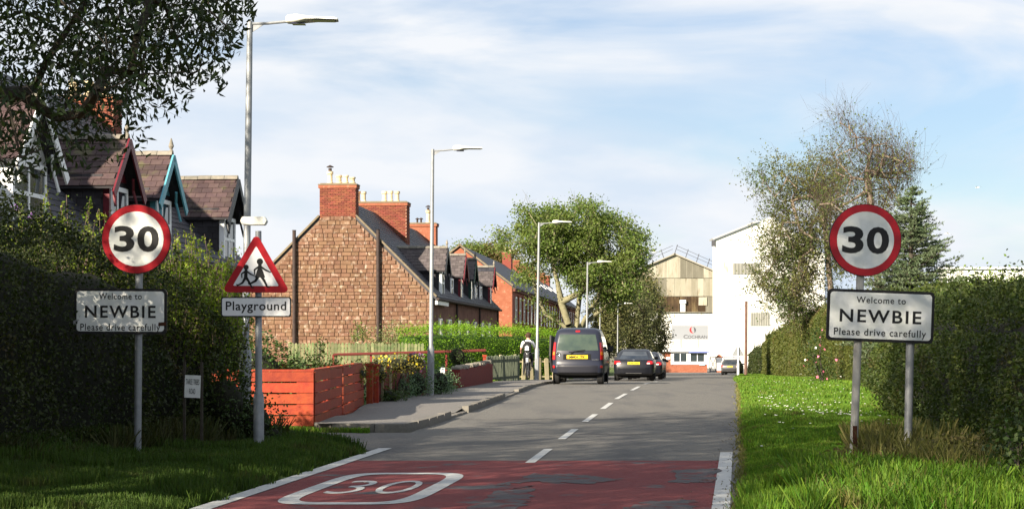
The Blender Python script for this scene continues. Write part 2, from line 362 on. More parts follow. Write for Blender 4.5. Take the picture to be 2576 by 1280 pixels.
M_crack = mat('tar_joint', (.04, .04, .042), rough=.9)
def crack(name, pts, w=.02):
    b = MB(); V = []
    for k, (x, y) in enumerate(pts): V += [(x, y - w, road_z(y) + .0045), (x, y + w, road_z(y) + .0045)]
    b.add(V, [(2 * i, 2 * i + 2, 2 * i + 3, 2 * i + 1) for i in range(len(pts) - 1)]); return tag(b.build(name, m_crack), kind='structure')
m_crack = M_crack
crack('road_joint', [(xl(31) + i * (xr(31) - xl(31)) / 24, 31.2 + .10 * math.sin(i * 1.3) + .03 * i) for i in range(25)], .03)
crack('road_joint', [(.9 + i * .15, 26.2 + .12 * math.sin(i * .9) + i * .02) for i in range(14)], .02)
# painted 30 in its long roundel
mk = MB(); slope = .115; c0 = Vector((-1.24, 16.62)); zr = road_z(16) + .009
def oval(a, b_, n=48, p=5.0):
    r = []
    for i in range(n):
        t = 2 * math.pi * i / n; c, s_ = math.cos(t), math.sin(t)
        x = a * math.copysign(abs(c) ** (2 / p), c); y = b_ * math.copysign(abs(s_) ** (2 / p), s_); r.append((c0.x + x + slope * y, c0.y + y, zr))
    return r
o1, o2 = oval(.63, 1.80), oval(.47, 1.60); mk.add(o1 + o2, [(i, (i + 1) % 48, 48 + (i + 1) % 48, 48 + i) for i in range(48)])
tag(mk.build('road_roundel', M_mark), kind='structure')
t30 = text('30', .74, 1.45, M_mark, None, 'road_numerals', (-1.24, 16.62, zr), bold=-.012, depth=.004, flat=True)
for v in t30.data.vertices: v.co.x += slope * v.co.y
tag(t30, kind='structure')

# pavement, kerb stones
pf = lambda y: xl(y) - .13
PBY = [27.5, 37, 45, 50, 60, 70, 90, 120, 240]; PBX = [-3.0, -2.95, -2.3, -1.7, -.85, .1, 2.4, 6.2, 17.5]
pbk = lambda y: float(np.interp(y, PBY, PBX))
pvz = lambda y: road_z(y) + float(np.interp(y, [27, 31.4, 32, 34, 34.5, 43, 43.8, 47.5, 48.2, 60, 100], [.12, .11, .045, .045, .10, .09, .045, .045, .085, .07, .07]))
strip('pavement', M_pave, pbk, pf, 27.15, 200, 0, 110, 4, zf=pvz)
kroot = empty('kerb', (0, 0, 0)); tag(kroot, kind='structure')
kp = [(-3.05, 27.5)] + [(-2.75, 27.18), (-2.08, 27.02), (-1.6, 27.1)] + [(xl(y), y) for y in (28.9, 31.9)]
def kerbrun(pts, step=.9, h=lambda y: .12):
    T = []
    for (x0, y0), (x1, y1) in zip(pts, pts[1:]):
        d = math.hypot(x1 - x0, y1 - y0); n = max(1, round(d / step))
        for i in range(n):
            a = Vector((x0 + (x1 - x0) * (i + .5) / n, y0 + (y1 - y0) * (i + .5) / n, 0)); u = Vector((x1 - x0, y1 - y0, 0)).normalized(); v = Vector((-u.y, u.x, 0))
            a += v * .065; a.z = road_z(a.y) - .06 + h(a.y) / 2 + random.uniform(-.004, .004)
            T.append(frame(a, u, v, Vector((0, 0, 1)), d / n - .012, .13, .125 + h(a.y)))
    return T
KT = kerbrun(kp) + kerbrun([(xl(y), y) for y in (31.9, 34.3)], h=lambda y: .035) + kerbrun([(xl(y), y) for y in (34.5, 38, 43.3)], h=lambda y: .125) + \
     kerbrun([(xl(y), y) for y in (43.3, 48)], h=lambda y: .04) + kerbrun([(xl(y), y) for y in (48, 54)], h=lambda y: .10) + kerbrun([(xl(y), y) for y in (54, 80, 120)], h=lambda y: .08)
pieces('kerb_stone', kroot, ubox('kerb_stone', M_kerb, .03), KT)

# ------------------------------------------------------------------ signs
def rrect(w, h, r, n=5):
    p = []
    for cx_, cy_, a0 in ((w / 2 - r, h / 2 - r, 0), (-w / 2 + r, h / 2 - r, 90), (-w / 2 + r, -h / 2 + r, 180), (w / 2 - r, -h / 2 + r, 270)):
        for i in range(n + 1): a = R(a0 + 90 * i / n); p.append((cx_ + r * math.cos(a), cy_ + r * math.sin(a)))
    return p
def disc(b, r, y0, y1, n=48, c=(0, 0)):
    b.prism([(c[0] + r * math.cos(2 * math.pi * i / n), c[1] + r * math.sin(2 * math.pi * i / n)) for i in range(n)], 'y', y0, y1)
def tilt(o, deg): o.rotation_euler = (0, R(deg), 0); return o
def roundel(parent, x, z, tl, r=.375):
    b = MB(); disc(b, r, -.004, .0); pl = b.build('speed_roundel', M_sred, parent); pl.location = (x, -.065, z); tilt(pl, tl)
    b = MB(); disc(b, r + .006, .0005, .030); b.build('backing_plate', M_black, pl)
    b = MB(); disc(b, r * .80, -.007, -.0045); b.build('roundel_face', M_white, pl)
    text('3', .225, .285, M_black, pl, 'numeral', (-.132, -.0085, .0), bold=.03, depth=.002)
    text('0', .235, .285, M_black, pl, 'numeral', (.130, -.0085, .0), bold=.03, depth=.002)
    return pl
def nameplate(parent, x, z, tl, w=1.13, h=.545, damaged=False):
    b = MB(); b.prism(rrect(w, h, .05), 'y', -.003, .02); pl = b.build('name_plate', M_black, parent); pl.location = (x, -.06, z); tilt(pl, tl)
    b = MB(); b.prism(rrect(w - .06, h - .06, .035), 'y', -.006, -.0035); b.build('plate_face', M_white, pl)
    text('Welcome to', .52 * w / 1.13, .068, M_black, pl, 'lettering', (0, -.0072, .165), bold=.008, spacing=1.12)
    text('NEWBIE', .86 * w / 1.13, .135, M_black, pl, 'lettering', (0, -.0072, -.005), bold=.018, spacing=1.2)
    text('Please drive carefully', .97 * w / 1.13, .10, M_black, pl, 'lettering', (0, -.0072, -.185), bold=.008, spacing=1.12)
    if damaged:
        b = MB(); b.add([(.42, -.0078, -.12), (.50, -.0078, -.115), (.505, -.0078, -.155), (.415, -.0078, -.16)], [(0, 1, 2, 3)]); b.build('sticker_mark', M_rust, pl)
        b = MB(); b.add([(-w / 2 - .004, -.0065, -.09), (-w / 2 + .05, -.0065, -.10), (-w / 2 + .03, -.0065, -.15), (-w / 2 - .01, -.0065, -.16)], [(0, 1, 2, 3)]); b.build('chipped_corner', M_galv, pl)
    for sx in (-.3, .3):
        MB().box((sx, .035, .1), (.2, .02, .04)).build('fixing_rail', M_galv, pl)
    return pl
def post(parent, x, z0, z1, r, m, top=None, name='post', tl=0):
    b = MB(); b.tube([(0, 0, z0), (0, 0, z1)], r, 14)
    b.lathe([(r * .3, z1 + .012), (r * 1.05, z1 + .008), (r * 1.08, z1)], n=14)
    o = b.build(name, m, parent, smooth=40); o.location = (x, 0, 0); tilt(o, tl); return o
# right-hand sign, leaning
zg = terr(3.6, 18.9)
g = at(2146, 1165, 18.9); rs = empty('village_sign', (g.x, 18.9, g.z - .02), 0, 'leaning white village name sign on two posts beneath a 30 roundel, right of the road', 'road sign')
post(rs, 0, -.25, 2.45, .042, M_dirtypost, tl=2.2)
p2 = post(rs, atx(2283, 18.9) - g.x, -.25, 1.32, .042, M_galv, tl=1.2)
rp = at(2174, 605, 18.9) - rs.location; roundel(rs, rp.x, rp.z, 1.5)
rp = at(2212, 795, 18.9) - rs.location; nameplate(rs, rp.x, rp.z, 2.1)
MB().box((0, 0, 0), (.045, .012, .34)).build('rust_patch', M_rust, rs).location = (.012, -.043, .25)
# left-hand sign
g = at(346, 1140, 19.7); ls = empty('village_sign', (g.x, 19.7, g.z - .02), 0, 'village name sign beneath a 30 roundel on a single post against the dark left hedge', 'road sign')
post(ls, 0, -.25, 2.4, .040, M_galv, tl=.5)
rp = at(346, 602, 19.7) - ls.location; roundel(ls, rp.x, rp.z, .4)
rp = at(306, 783, 19.7) - ls.location; nameplate(ls, rp.x, rp.z, .3, 1.02, .50, True)
# playground sign
g = at(651, 1122, 20.8); ps = empty('playground_sign', (g.x, 20.8, g.z - .02), 0, 'red triangle sign of running children over a Playground plate, with a lantern on top', 'road sign')
b = MB(); b.tube([(0, 0, -.25), (0, 0, .60), (0, 0, .66), (0, 0, 2.52)], [.062, .062, .042, .036], 14)
tilt(b.build('post', M_galv, ps, smooth=40), -.1)
def tri(b, s, y0, y1, cz=0, rr=.05):
    pts = []
    for k in range(3):
        a = R(90 + 120 * k); c = Vector((math.cos(a), math.sin(a))) * (s / math.sqrt(3) - 2 * rr)
        for i in range(7): q = a + R(-60 + 20 * i); pts.append((c.x + rr * math.cos(q), cz + c.y + rr * math.sin(q)))
    b.prism(pts, 'y', y0, y1)
rp = at(646, 686, 20.8) - ps.location
b = MB(); tri(b, .80, -.003, .012, rr=.045); tp = b.build('warning_triangle', M_sred, ps); tp.location = (rp.x, -.06, rp.z); tilt(tp, .4)
b = MB(); tri(b, .535, -.006, -.0035, rr=.01); b.build('triangle_face', M_wpaint, tp)
fg = MB(); cnt = [0]
def limb(pts, rad):
    cnt[0] += 1; y = -.0068 - cnt[0] * .0002
    for (p, q), (ra, rb) in zip(zip(pts, pts[1:]), zip(rad, rad[1:])):
        p = Vector(p); q = Vector(q); d = (q - p).normalized(); nn = Vector((-d.y, d.x))
        pr = [p + nn * ra, p - nn * ra, q - nn * rb, q + nn * rb]; fg.prism([(v.x, v.y) for v in pr], 'y', y, -.0061)
        cnt[0] += 1; y = -.0068 - cnt[0] * .0002
        disc(fg, rb, y, -.0061, 10, (q.x, q.y))
def kid(cx_, cz, s, skirt):
    f = lambda x, z: (cx_ + x * s, cz + z * s)
    disc(fg, .19 * s, -.0068, -.0061, 16, f(0, .78))
    limb([f(0, .62), f(-.02, .05)], [.10 * s, .13 * s])
    if skirt: fg.prism([f(-.14, .34), f(.14, .34), f(.32, -.16), f(-.30, -.16)], 'y', -.0075, -.0061)
    limb([f(-.02, .5), f(-.32, .30), f(-.30, .02)], [.06 * s, .05 * s, .035 * s])
    limb([f(.02, .5), f(.34, .28), f(.62, .16)], [.06 * s, .05 * s, .035 * s])
    limb([f(.02, .02), f(.26, -.34), f(.44, -.70), f(.58, -.72)], [.10 * s, .07 * s, .045 * s, .03 * s])
    limb([f(-.04, .02), f(-.25, -.36), f(-.62, -.56), f(-.68, -.48)], [.10 * s, .07 * s, .045 * s, .03 * s])
kid(.045, -.025, .195, True); kid(-.115, -.062, .158, False)
fg.build('children_symbol', M_black, tp)
rp = at(646, 772, 20.8) - ps.location
b = MB(); b.prism(rrect(.815, .235, .03), 'y', -.003, .015); pp = b.build('playground_plate', M_black, ps); pp.location = (rp.x, -.06, rp.z)
b = MB(); b.prism(rrect(.785, .205, .022), 'y', -.006, -.0035); b.build('plate_face', M_wpaint, pp)
text('Playground', .70, .135, M_black, pp, 'lettering', (0, -.0072, -.004), bold=.012, spacing=1.08)
rp = at(640, 557, 20.8) - ps.location
b = MB(); b.prism([(-.13, -.045), (.13, -.045), (.155, 0), (.13, .05), (-.13, .05), (-.155, 0)], 'y', -.09, .05)
b2 = b.build('sign_lantern', M_lamp, ps, bevel=.006); b2.location = (rp.x, 0, rp.z)
# small road-name plate in the hedge
g = at(510, 968, 21.4); nb = empty('road_name_sign', (g.x, 20.75, terr(g.x, 21)), 0, 'small white plate lettered in three words on dark stakes in the left hedge', 'name sign')
b = MB(); b.box((0, 0, 0), (.182, .012, .26)); o = b.build('plate', M_white, nb); o.location = (0, -.03, g.z - nb.location.z); tilt(o, 2)
text('THREE TREES', .155, .062, M_bpaint, o, 'lettering', (0, -.0085, .055), bold=-.005)
text('ROAD', .07, .062, M_bpaint, o, 'lettering', (0, -.0085, -.055), bold=-.005)
for sx in (-.10, .10): MB().box((sx, 0, .45), (.03, .03, 1.15)).build('stake', M_bark, nb)

# ------------------------------------------------------------------ street lamps
def lamp(name, x, y, H, lean, label, group='street lamps along the left pavement'):
    z = road_z(y) + .08
    r = empty(name, (x, y, z), 0, label, 'street lamp', group)
    b = MB(); b.tube([(0, 0, -.2), (0, 0, 1.12), (0, 0, 1.22), (0, 0, H * .72), (0, 0, H)], [.085, .085, .052, .047, .040], 14)
    c = b.build('column', M_galv, r, smooth=40)
    b = MB(); b.box((0, 0, .55), (.1, .175, .5)); b.build('access_door', M_galv, r)
    h = bpy.data.objects.new('arm', None)
    b = MB(); b.tube([(0, 0, H - .04), (.25, 0, H - .03), (.52, 0, H)], .02, 8); b.add([(.03, -.006, H - .05), (.2, -.006, H - .045), (.03, -.006, H - .16), (.03, .006, H - .05), (.2, .006, H - .045), (.03, .006, H - .16)], [(0, 1, 2), (3, 5, 4), (0, 3, 4, 1), (1, 4, 5, 2), (2, 5, 3, 0)])
    a = b.build('arm', M_galv, r)
    def sec(xx, zt, zb, w): return [(xx, w * math.cos(t), (zt if math.sin(t) > 0 else zb) * abs(math.sin(t)) ** .7 + H + .02) for t in [2 * math.pi * k / 12 for k in range(12)]]
    b = MB(); st = [(.50, .045, -.035, .05), (.53, .075, -.05, .10), (.66, .082, -.055, .15), (.78, .060, -.03, .15), (.95, .045, .005, .14), (1.18, .042, .012, .13), (1.22, .03, .015, .11)]
    for s_ in st: b.v += sec(*s_)
    for i in range(len(st) - 1):
        for j in range(12): b.face([i * 12 + j, i * 12 + (j + 1) % 12, (i + 1) * 12 + (j + 1) % 12, (i + 1) * 12 + j])
    b.face(list(range(12))); b.face(list(range((len(st) - 1) * 12, len(st) * 12)))
    hd = b.build('lamp_head', M_lamp, r, smooth=50)
    b = MB(); b.box((.98, 0, H + .017), (.40, .2, .012)); b.box((.68, 0, H - .034), (.18, .16, .012)); b.build('lamp_lens', M_lampd, hd)
    r.rotation_euler = (0, R(lean), 0); return r
lamp('street_lamp', atx(615, 24.8), 24.8, 5.72, .75, 'tall near street lamp rising behind the Playground sign')
lamp('street_lamp', atx(1083, 44), 44, 6.02, .5, 'street lamp by the red garden fence, in front of the sandstone house')
lamp('street_lamp', atx(1350, 67), 67, 5.88, .9, 'street lamp beside the cyclist, left of the van')
lamp('street_lamp', atx(1475, 91), 91, 5.9, .6, 'street lamp rising behind the van roof')
lamp('street_lamp', atx(1508, 131), 131, 6.0, .5, 'street lamp just right of the big ash tree trunk')
lamp('street_lamp', atx(1553, 151), 151, 6.0, .4, 'street lamp against the willows above the dark saloon')
lamp('street_lamp', atx(1584, 177), 177, 6.0, .3, 'farthest street lamp, in front of the willows')
pz = terr(4.5, 122); o = MB().tube([(atx(1458, 122), 122, pz - .3), (atx(1458, 122), 122, EYE + 149 / F * 122)], [.09, .06], 8).build('white_pole', M_wpaint); tag(o, 'plain white pole in front of the long brick terrace', 'pole')

# ------------------------------------------------------------------ houses
def slates(o, u, v, n, lu, lv, w=.26, g=.17, clip=None, jit=.006):
    T = []; rows = int(lv / g); o = Vector(o); u = Vector(u); v = Vector(v); n = Vector(n)
    for r in range(rows + 1):
        off = (r % 2) * .5; k = int(lu / w) + 1
        for i in range(-1, k + 1):
            a0 = (i + off) * w; a1 = a0 + w; a0 = max(a0, 0); a1 = min(a1, lu)
            if a1 - a0 < .04: continue
            a = (a0 + a1) / 2; bb = min(r * g + g * .5, lv - .02)
            if clip and not clip(a, bb): continue
            vv = (v + n * -.07).normalized(); nn = u.cross(vv) if u.cross(vv).dot(n) > 0 else -u.cross(vv)
            c = o + u * a + v * bb + n * (.014 + random.uniform(0, jit))
            T.append(frame(c, u, vv, nn, (a1 - a0) - .008, g * 1.12, .012))
    return T
def bricks_face(o, u, v, n, lu, lv, w=.225, h=.075, mort=.010, d=.02):
    T = []; o = Vector(o); rows = int(lv / h + .5); h = lv / rows
    for r in range(rows):
        off = (r % 2) * .5; i = -1
        while True:
            a0 = (i + off) * w; a1 = a0 + w; i += 1
            if a0 >= lu: break
            a0 = max(a0, 0); a1 = min(a1, lu)
            if a1 - a0 < .05: continue
            T.append(frame(o + Vector(u) * ((a0 + a1) / 2) + Vector(v) * (r + .5) * h + Vector(n) * random.uniform(-.003, .003), Vector(u), Vector(v), Vector(n), a1 - a0 - mort, h - mort, d))
    return T
X_, Y_, Z_ = Vector((1, 0, 0)), Vector((0, 1, 0)), Vector((0, 0, 1))
def pot(b, x, y, z, h=.45, r=.12): b.lathe([(r * 1.05, z), (r * 1.05, z + .08), (r * .85, z + .1), (r * .8, z + h * .75), (r * 1.1, z + h * .8), (r * 1.1, z + h), (r * .7, z + h), (r * .7, z + h - .1)], (x, y, 0), 12)
def chimney(root, x, y, wx, wy, z0, z1, pots, brick=True, cap=300, facez=None):
    c = MB(); c.box((x, y, (z0 + z1) / 2), (wx - .02, wy - .02, z1 - z0)); ch = c.build('chimney', M_bmort, root)
    capm = MB(); capm.box((x, y, z1 - .09), (wx + .09, wy + .09, .12)); capm.k = 1; capm.box((x, y, z1 - .005), (wx + .12, wy + .12, .045)); capm.box((x, y, z1 + .03), (wx - .05, wy - .05, .05)); capm.build('chimney_cap', [M_bterr, M_coping], ch)
    if brick:
        fz = facez or z0
        T = bricks_face((x - wx / 2, y - wy / 2, fz), X_, Z_, -Y_, wx, z1 - fz - .15) + bricks_face((x + wx / 2, y - wy / 2, fz), Y_, Z_, X_, wy, z1 - fz - .15)
        pieces('brick', ch, ubox('brick', M_brick, .04), T, cap)
    for px, hh, kind in pots:
        b = MB(); pot(b, px, y, z1 + .03, hh)
        if kind == 2: b.k = 1; b.tube([(px, y, z1 + hh), (px, y, z1 + hh + .16)], .07, 8); b.lathe([(.15, z1 + hh + .2), (.15, z1 + hh + .22), (.02, z1 + hh + .29)], (px, y, 0), 10); b.k = 0
        if kind == 3: b = MB(); b.tube([(px, y, z1), (px, y, z1 + hh)], .05, 8); b.lathe([(.11, z1 + hh), (.11, z1 + hh + .03), (.02, z1 + hh + .08)], (px, y, 0), 10); b.m = [1] * len(b.m)
        b.build('chimney_pot', [M_potr if kind == 1 else M_pot, M_pipe], ch, smooth=40)
    return ch
def window(parent, x, y, z, w, h, side='x', fr=.06, paint=None, bars=1, cross=True, name='window'):
    """sash window facing +x (or -y); frame stands 3 cm proud"""
    paint = paint or M_wpaint; b = MB()
    def bx(a, c, da, dc, d=.07, off=0):
        if side == 'x': b.box((x + off, y + a, z + c), (d, da, dc))
        else: b.box((x + a, y - off, z + c), (da, d, dc))
    bx(-w / 2 + fr / 2, 0, fr, h); bx(w / 2 - fr / 2, 0, fr, h); bx(0, h / 2 - fr / 2, w - 2 * fr, fr); bx(0, -h / 2 + fr / 2, w - 2 * fr, fr)
    if cross: bx(0, 0, w - 2 * fr, fr * .8, .06)
    for i in range(bars): bx(-w / 2 + w * (i + 1) / (bars + 1), 0, fr * .8, h - 2 * fr, .05)
    f = b.build(name, paint, parent)
    b = MB()
    if side == 'x': b.box((x, y, z), (.02, w - fr, h - fr))
    else: b.box((x, y, z), (w - fr, .02, h - fr))
    b.build('pane', M_glass, f); return f
def dormer(root, y, paint, E, rise, wid=1.5, slate=None, ez=4.75, az=5.58, T=None, cheek=None, fx=-.1, finial=True, ridge=None, main=None, trim=None):
    hw = wid / 2; xb = -(az - E) / rise - .3
    xc = -(ez - E) / rise - .3
    b = MB(); b.prism([(fx, E - .1 * 0 - (-fx) * 0 + .02), (fx, ez), (xc, ez), (xc, E - .3)], 'y', y - hw, y + hw)
    d = b.build('dormer', cheek or M_cheek, root)
    oh = .16; sl = (az - ez) / hw; zx = ez - oh * sl; th = .05
    b = MB()
    for s_ in (-1, 1): b.add([(xb, y, az), (fx + .28, y, az), (fx + .28, y + s_ * (hw + oh), zx), (xb, y + s_ * (hw + oh), zx), (xb, y, az - th), (fx + .28, y, az - th), (fx + .28, y + s_ * (hw + oh), zx - th), (xb, y + s_ * (hw + oh), zx - th)],
            [(0, 1, 2, 3), (7, 6, 5, 4), (0, 4, 5, 1), (1, 5, 6, 2), (2, 6, 7, 3), (3, 7, 4, 0)])
    b.build('dormer_roof', M_cheek, d)
    b = MB(); b.add([(fx + .01, y - hw, ez), (fx + .01, y + hw, ez), (fx + .01, y, az - .04), (fx - .05, y - hw, ez), (fx - .05, y + hw, ez), (fx - .05, y, az - .04)], [(0, 1, 2), (5, 4, 3), (0, 2, 5, 3), (1, 4, 5, 2), (0, 3, 4, 1)]); b.build('gable_panel', paint, d)
    for s_ in (-1, 1):                                   # barge boards, deep and painted, with a curved foot
        t = Vector((0, s_ * (hw + oh), zx - az)).normalized(); L_ = math.hypot(hw + oh, az - zx) + .14
        M = Matrix((X_, t, X_.cross(t))).transposed(); c = Vector((fx + .30, y, az + .01)) + t * L_ / 2 - Vector((0, 0, .08))
        MB().box(c, (.035, L_, .17), M).build('barge_board', paint, d)
        MB().tube([(fx + .24, y + s_ * (hw - .02), E + .75), (fx + .16, y + s_ * (hw - .10), ez - .15), (fx + .22, y + s_ * (hw - .3), ez + .06)], .03, 6).build('bracket', paint, d)
    MB().box((fx - .5, y - hw - .05, zx + .03), (1.5, .06, .10)).build('fascia', trim or paint, d)
    if finial: MB().lathe([(.05, az), (.05, az + .07), (.025, az + .1), (.06, az + .17), (.012, az + .34)], (fx + .24, y, 0), 8).build('finial', M_ridge if paint is not M_bpaint else M_ridge, d)
    hh = ez - E - .22
    window(d, fx + .03, y, E + .10 + hh / 2, wid - .25, hh, fr=.09, bars=1, paint=M_wpaint)
    MB().box((fx + .06, y - hw + .06, E + hh / 2 + .12), (.12, .10, hh + .1)).build('corner_post', M_wpaint if cheek else (paint if paint is not M_bpaint else M_wpaint), d)
    # slates on the slope that faces the camera, ridge tiles
    ls_ = math.hypot(hw + oh, az - zx); v = Vector((0, hw + oh, az - zx)).normalized(); n = Vector((0, -v.z, v.y))
    T += slates((xb + .1, y - hw - oh, zx), X_, v, n, fx + .28 - xb - .1, ls_)
    Rr = []; k = int((fx + .28 - xb) / .33)
    for i in range(k): Rr.append(frame(Vector((fx + .28 - .165 - i * .33, y, az + .035 + random.uniform(-.004, .004))), X_, Y_, Z_, .32, .20, .09))
    pieces('ridge_tile', d, ridge_mesh, Rr)
    return d
b = MB(); b.add([(-.5, -.5, -.6), (-.5, -.28, .2), (-.5, 0, .5), (-.5, .28, .2), (-.5, .5, -.6), (.5, -.5, -.6), (.5, -.28, .2), (.5, 0, .5), (.5, .28, .2), (.5, .5, -.6)],
      [(0, 1, 6, 5), (1, 2, 7, 6), (2, 3, 8, 7), (3, 4, 9, 8), (0, 5, 9, 4), (4, 3, 2, 1, 0), (5, 6, 7, 8, 9)]); ridge_mesh = b.mesh('ridge_tile', M_ridge)

ROT = -math.atan(.0926)
def terrace_shell(root, Wd, Ln, E, rise, wallm, roofm, th=.14, base=-.6):
    h = Wd / 2 * rise
    b = MB(); b.prism([(-Wd, base), (0, base), (0, E), (-Wd / 2, E + h - .03), (-Wd, E)], 'y', 0, Ln); w = b.build('wall', wallm, root)
    for s_ in (0, 1):
        x0, x1 = (-Wd / 2, .18) if s_ == 0 else (-Wd / 2, -Wd - .18); z0, z1 = E + h, E - .18 * rise
        b = MB(); b.prism([(x0, z0 + th * 1.2), (x1, z1 + th), (x1, z1), (x0, z0)], 'y', .02, Ln - .02); b.build('roof', roofm, root)
    return w
def roof_slates(E, rise, Wd, Ln, th, w, g, y0=0, y1=None):
    h = Wd / 2 * rise; v = Vector((-1, 0, rise)).normalized(); n = Vector((rise, 0, 1)).normalized()
    return slates((.18, y0, E - .18 * rise + th), Y_, v, n, (y1 or Ln) - y0, math.hypot(Wd / 2 + .18, h + .18 * rise) - .05, w, g)
def gutter(root, E, Ln, x=.24, dz=-.12): MB().tube([(x, -.05, E + dz), (x, Ln, E + dz)], .06, 8).build('gutter', M_pipe, root)

# --- sandstone terrace with its gable towards us
SX, SY = -3.22, 72.0
sh = empty('sandstone_terrace', (SX, SY, -.1), ROT, 'red sandstone terrace whose rough gable wall and tall brick chimney face the road', 'house')
E0, W0, L0 = 3.45, 7.7, 26.0
wl = terrace_shell(sh, W0, L0, E0, 1.0, M_mortar, M_slate)
# coursed stones on the gable
T = []; z = -.1; random.seed(11)
while z < E0 + W0 / 2 - .3:
    h = random.uniform(.125, .19); x0 = -W0 + .01 if z + h < E0 else -W0 + (z + h - E0) + .02; x1 = 0 - .01 if z + h < E0 else -(z + h - E0) - .02
    x = x0
    while x < x1 - .05:
        w = min(random.uniform(.16, .46), x1 - x)
        if x1 - x - w < .1: w = x1 - x
        if not (z > 6.55 and -4.65 < x + w / 2 < -3.05): T.append(frame(Vector((x + w / 2, -.012 - random.uniform(0, .016), z + h / 2)), X_, Z_, -Y_, w - random.uniform(.004, .014), h - random.uniform(.004, .012), .07))
        x += w
    z += h
T.sort(key=lambda M: -(M[2][3])); pieces('stone', wl, ubox('stone', M_stone, .07), T, 300, 'lower_stones')
fw = MB(); fw.box((.012, L0 / 2, 1.4), (.02, L0 - .02, 4.0)); fw.build('front_wall', mat('front_sandstone', (.17, .075, .05), (.24, .12, .08), 2.5, .9, .5, 14, c3=(.12, .05, .035), s3=3, t3=(.5, .65)), sh)
for s_ in (-1, 1):
    v = Vector((s_ * 1.0, 0, -1.0)).normalized(); M = Matrix((v, Y_, v.cross(Y_))).transposed()
    MB().box(Vector((-W0 / 2 + s_ * (W0 / 4 + .1 + .375), .04, E0 + W0 / 4 - .1 + .17 - .375)), (W0 / 2 * 1.414 + .25 - 1.06, .24, .07), M).build('skew', M_coping, sh)
gutter(sh, E0, L0)
for px, tz in ((-5.60, 6.1), (-2.17, 6.1)): MB().tube([(px, -.16, -.3), (px, -.16, tz), (px, -.16, tz + .02)], [.075, .075, .095], 8).build('downpipe', M_pipe, sh)
chimney(sh, -W0 / 2, .32, 1.48, .66, 6.4, 7.97, [(-4.22, .52, 2), (-3.85, .36, 0), (-3.58, .36, 0), (-3.30, .28, 0)], facez=6.62)
chimney(sh, -W0 / 2 + .05, 9.6, 2.75, .95, 5.5, 7.95, [(-4.75, .52, 1), (-4.48, .5, 0), (-3.52, .5, 0), (-3.24, .52, 0), (-2.93, .5, 0)], facez=5.9, cap=180)
chimney(sh, -W0 / 2 + .05, 22.6, 1.9, .8, 5.5, 7.85, [(-3.9, .25, 3), (-3.7, .25, 3), (-3.32, .7, 2)], brick=False)
bpy.data.objects['chimney.002'].data.materials[0] = M_bterr
T = []; T2 = []
for (yy, pt) in ((3.6, M_bpaint), (10.1, M_maroon), (14.2, mat('dark_green_paint', (.01, .045, .035), rough=.45)), (23.0, M_maroon)):
    dormer(sh, yy, pt, E0, 1.0, T=T)
for (yy, hw) in ((7.7, .5), (17.2, .5), (19.4, .5)):     # plainer small dormers between them
    b = MB(); b.prism([(-.2, E0), (-.2, 4.5), (-1.3, 4.7), (-1.3, E0)], 'y', yy - .45, yy + .45); d = b.build('flat_dormer', M_cheek, sh); window(d, -.17, yy, 4.0, .75, .85, fr=.08, bars=0)
T += roof_slates(E0, 1.0, W0, L0, .14, .30, .19)
pieces('slate', sh, ubox('slate_purple', M_gslate), T[:len(T) - 0][:300], 300)
pieces('roof_slate', sh, ubox('slate_blue', M_slate), T[300:], 0, 'roof_slates')
for i, yy in enumerate((2.2, 5.2, 8.5, 11.8, 15, 18.3, 21.5)):
    window(sh, .05, yy, 1.9, .95, 1.35, bars=0)
for yy in (6.7, 13.4, 20): MB().box((.04, yy, 1.1), (.06, .9, 2.1)).build('door', M_bpaint, sh)
for yy in (7.4, 16.6, 25.6): MB().tube([(.1, yy, -.3), (.1, yy, E0 - .1)], .05, 6).build('drainpipe', M_pipe, sh)
MB().box((.16, 1.9, E0 - .26), (.09, 3.6, .16)).build('white_fascia', M_wpaint, sh)

# --- nearer terrace on the left
NX, NY = -6.72 - .093 * 19, 26.0
nh = empty('dormered_terrace', (NX, NY, -.1), ROT, 'dark slated terrace of painted dormers rising above the left hedge', 'house')
L1 = 19.1
terrace_shell(nh, W0, L1, E0, 1.0, M_mortar, M_slate); gutter(nh, E0, L1)
T = []
dormer(nh, 4.2, M_wpaint, E0, 1.0, T=T, cheek=M_wpaint, wid=1.9, az=5.75)
dormer(nh, 9.0, M_maroon, E0, 1.0, T=T)
dormer(nh, 12.05, M_blue, E0, 1.0, T=T)
dormer(nh, 17.7, M_bpaint, E0, 1.0, T=T, finial=False)
random.seed(5); pieces('slate', nh, ubox('slate_near', M_pslate), T[::-1], 300, 'dormer_slates')
pieces('roof_slate', nh, ubox('slate_blue', M_slate), roof_slates(E0, 1.0, W0, L1, .14, .28, .19), 0, 'roof_slates')
T = []
for yc, hw in ((9.0, .75), (12.05, .75), (17.7, .75)):     # slate-hung cheeks facing the camera
    T += slates((-1.45, yc - hw, E0 + .05), X_, Z_, -Y_, 1.35, 1.25, .24, .145, clip=lambda a, bb: bb + .1 > (1.45 - a) - .25)
pieces('cheek_slate', nh, ubox('cheek_slate', M_cheek), T, 300)
chimney(nh, -W0 / 2 - .05, L1 - .4, 1.5, .66, 6.0, 7.72, [(-4.3, .4, 0), (-3.9, .4, 0), (-3.5, .4, 0)], facez=6.4)
chimney(nh, -W0 / 2 - .05, 4.5, 1.6, .9, 6.0, 7.95, [(-4.3, .5, 0), (-3.9, .5, 0), (-3.5, .5, 0)], facez=6.4)
MB().prism([(-W0 - .01, -.6), (0.01, -.6), (0.01, E0), (-W0 / 2, E0 + W0 / 2 - .05), (-W0 - .01, E0)], 'y', L1, L1 + .02).build('end_wall', M_stone, nh)
for yy in (2.5, 6.5, 10.5, 15): window(nh, .05, yy, 1.9, 1.0, 1.3, bars=0)

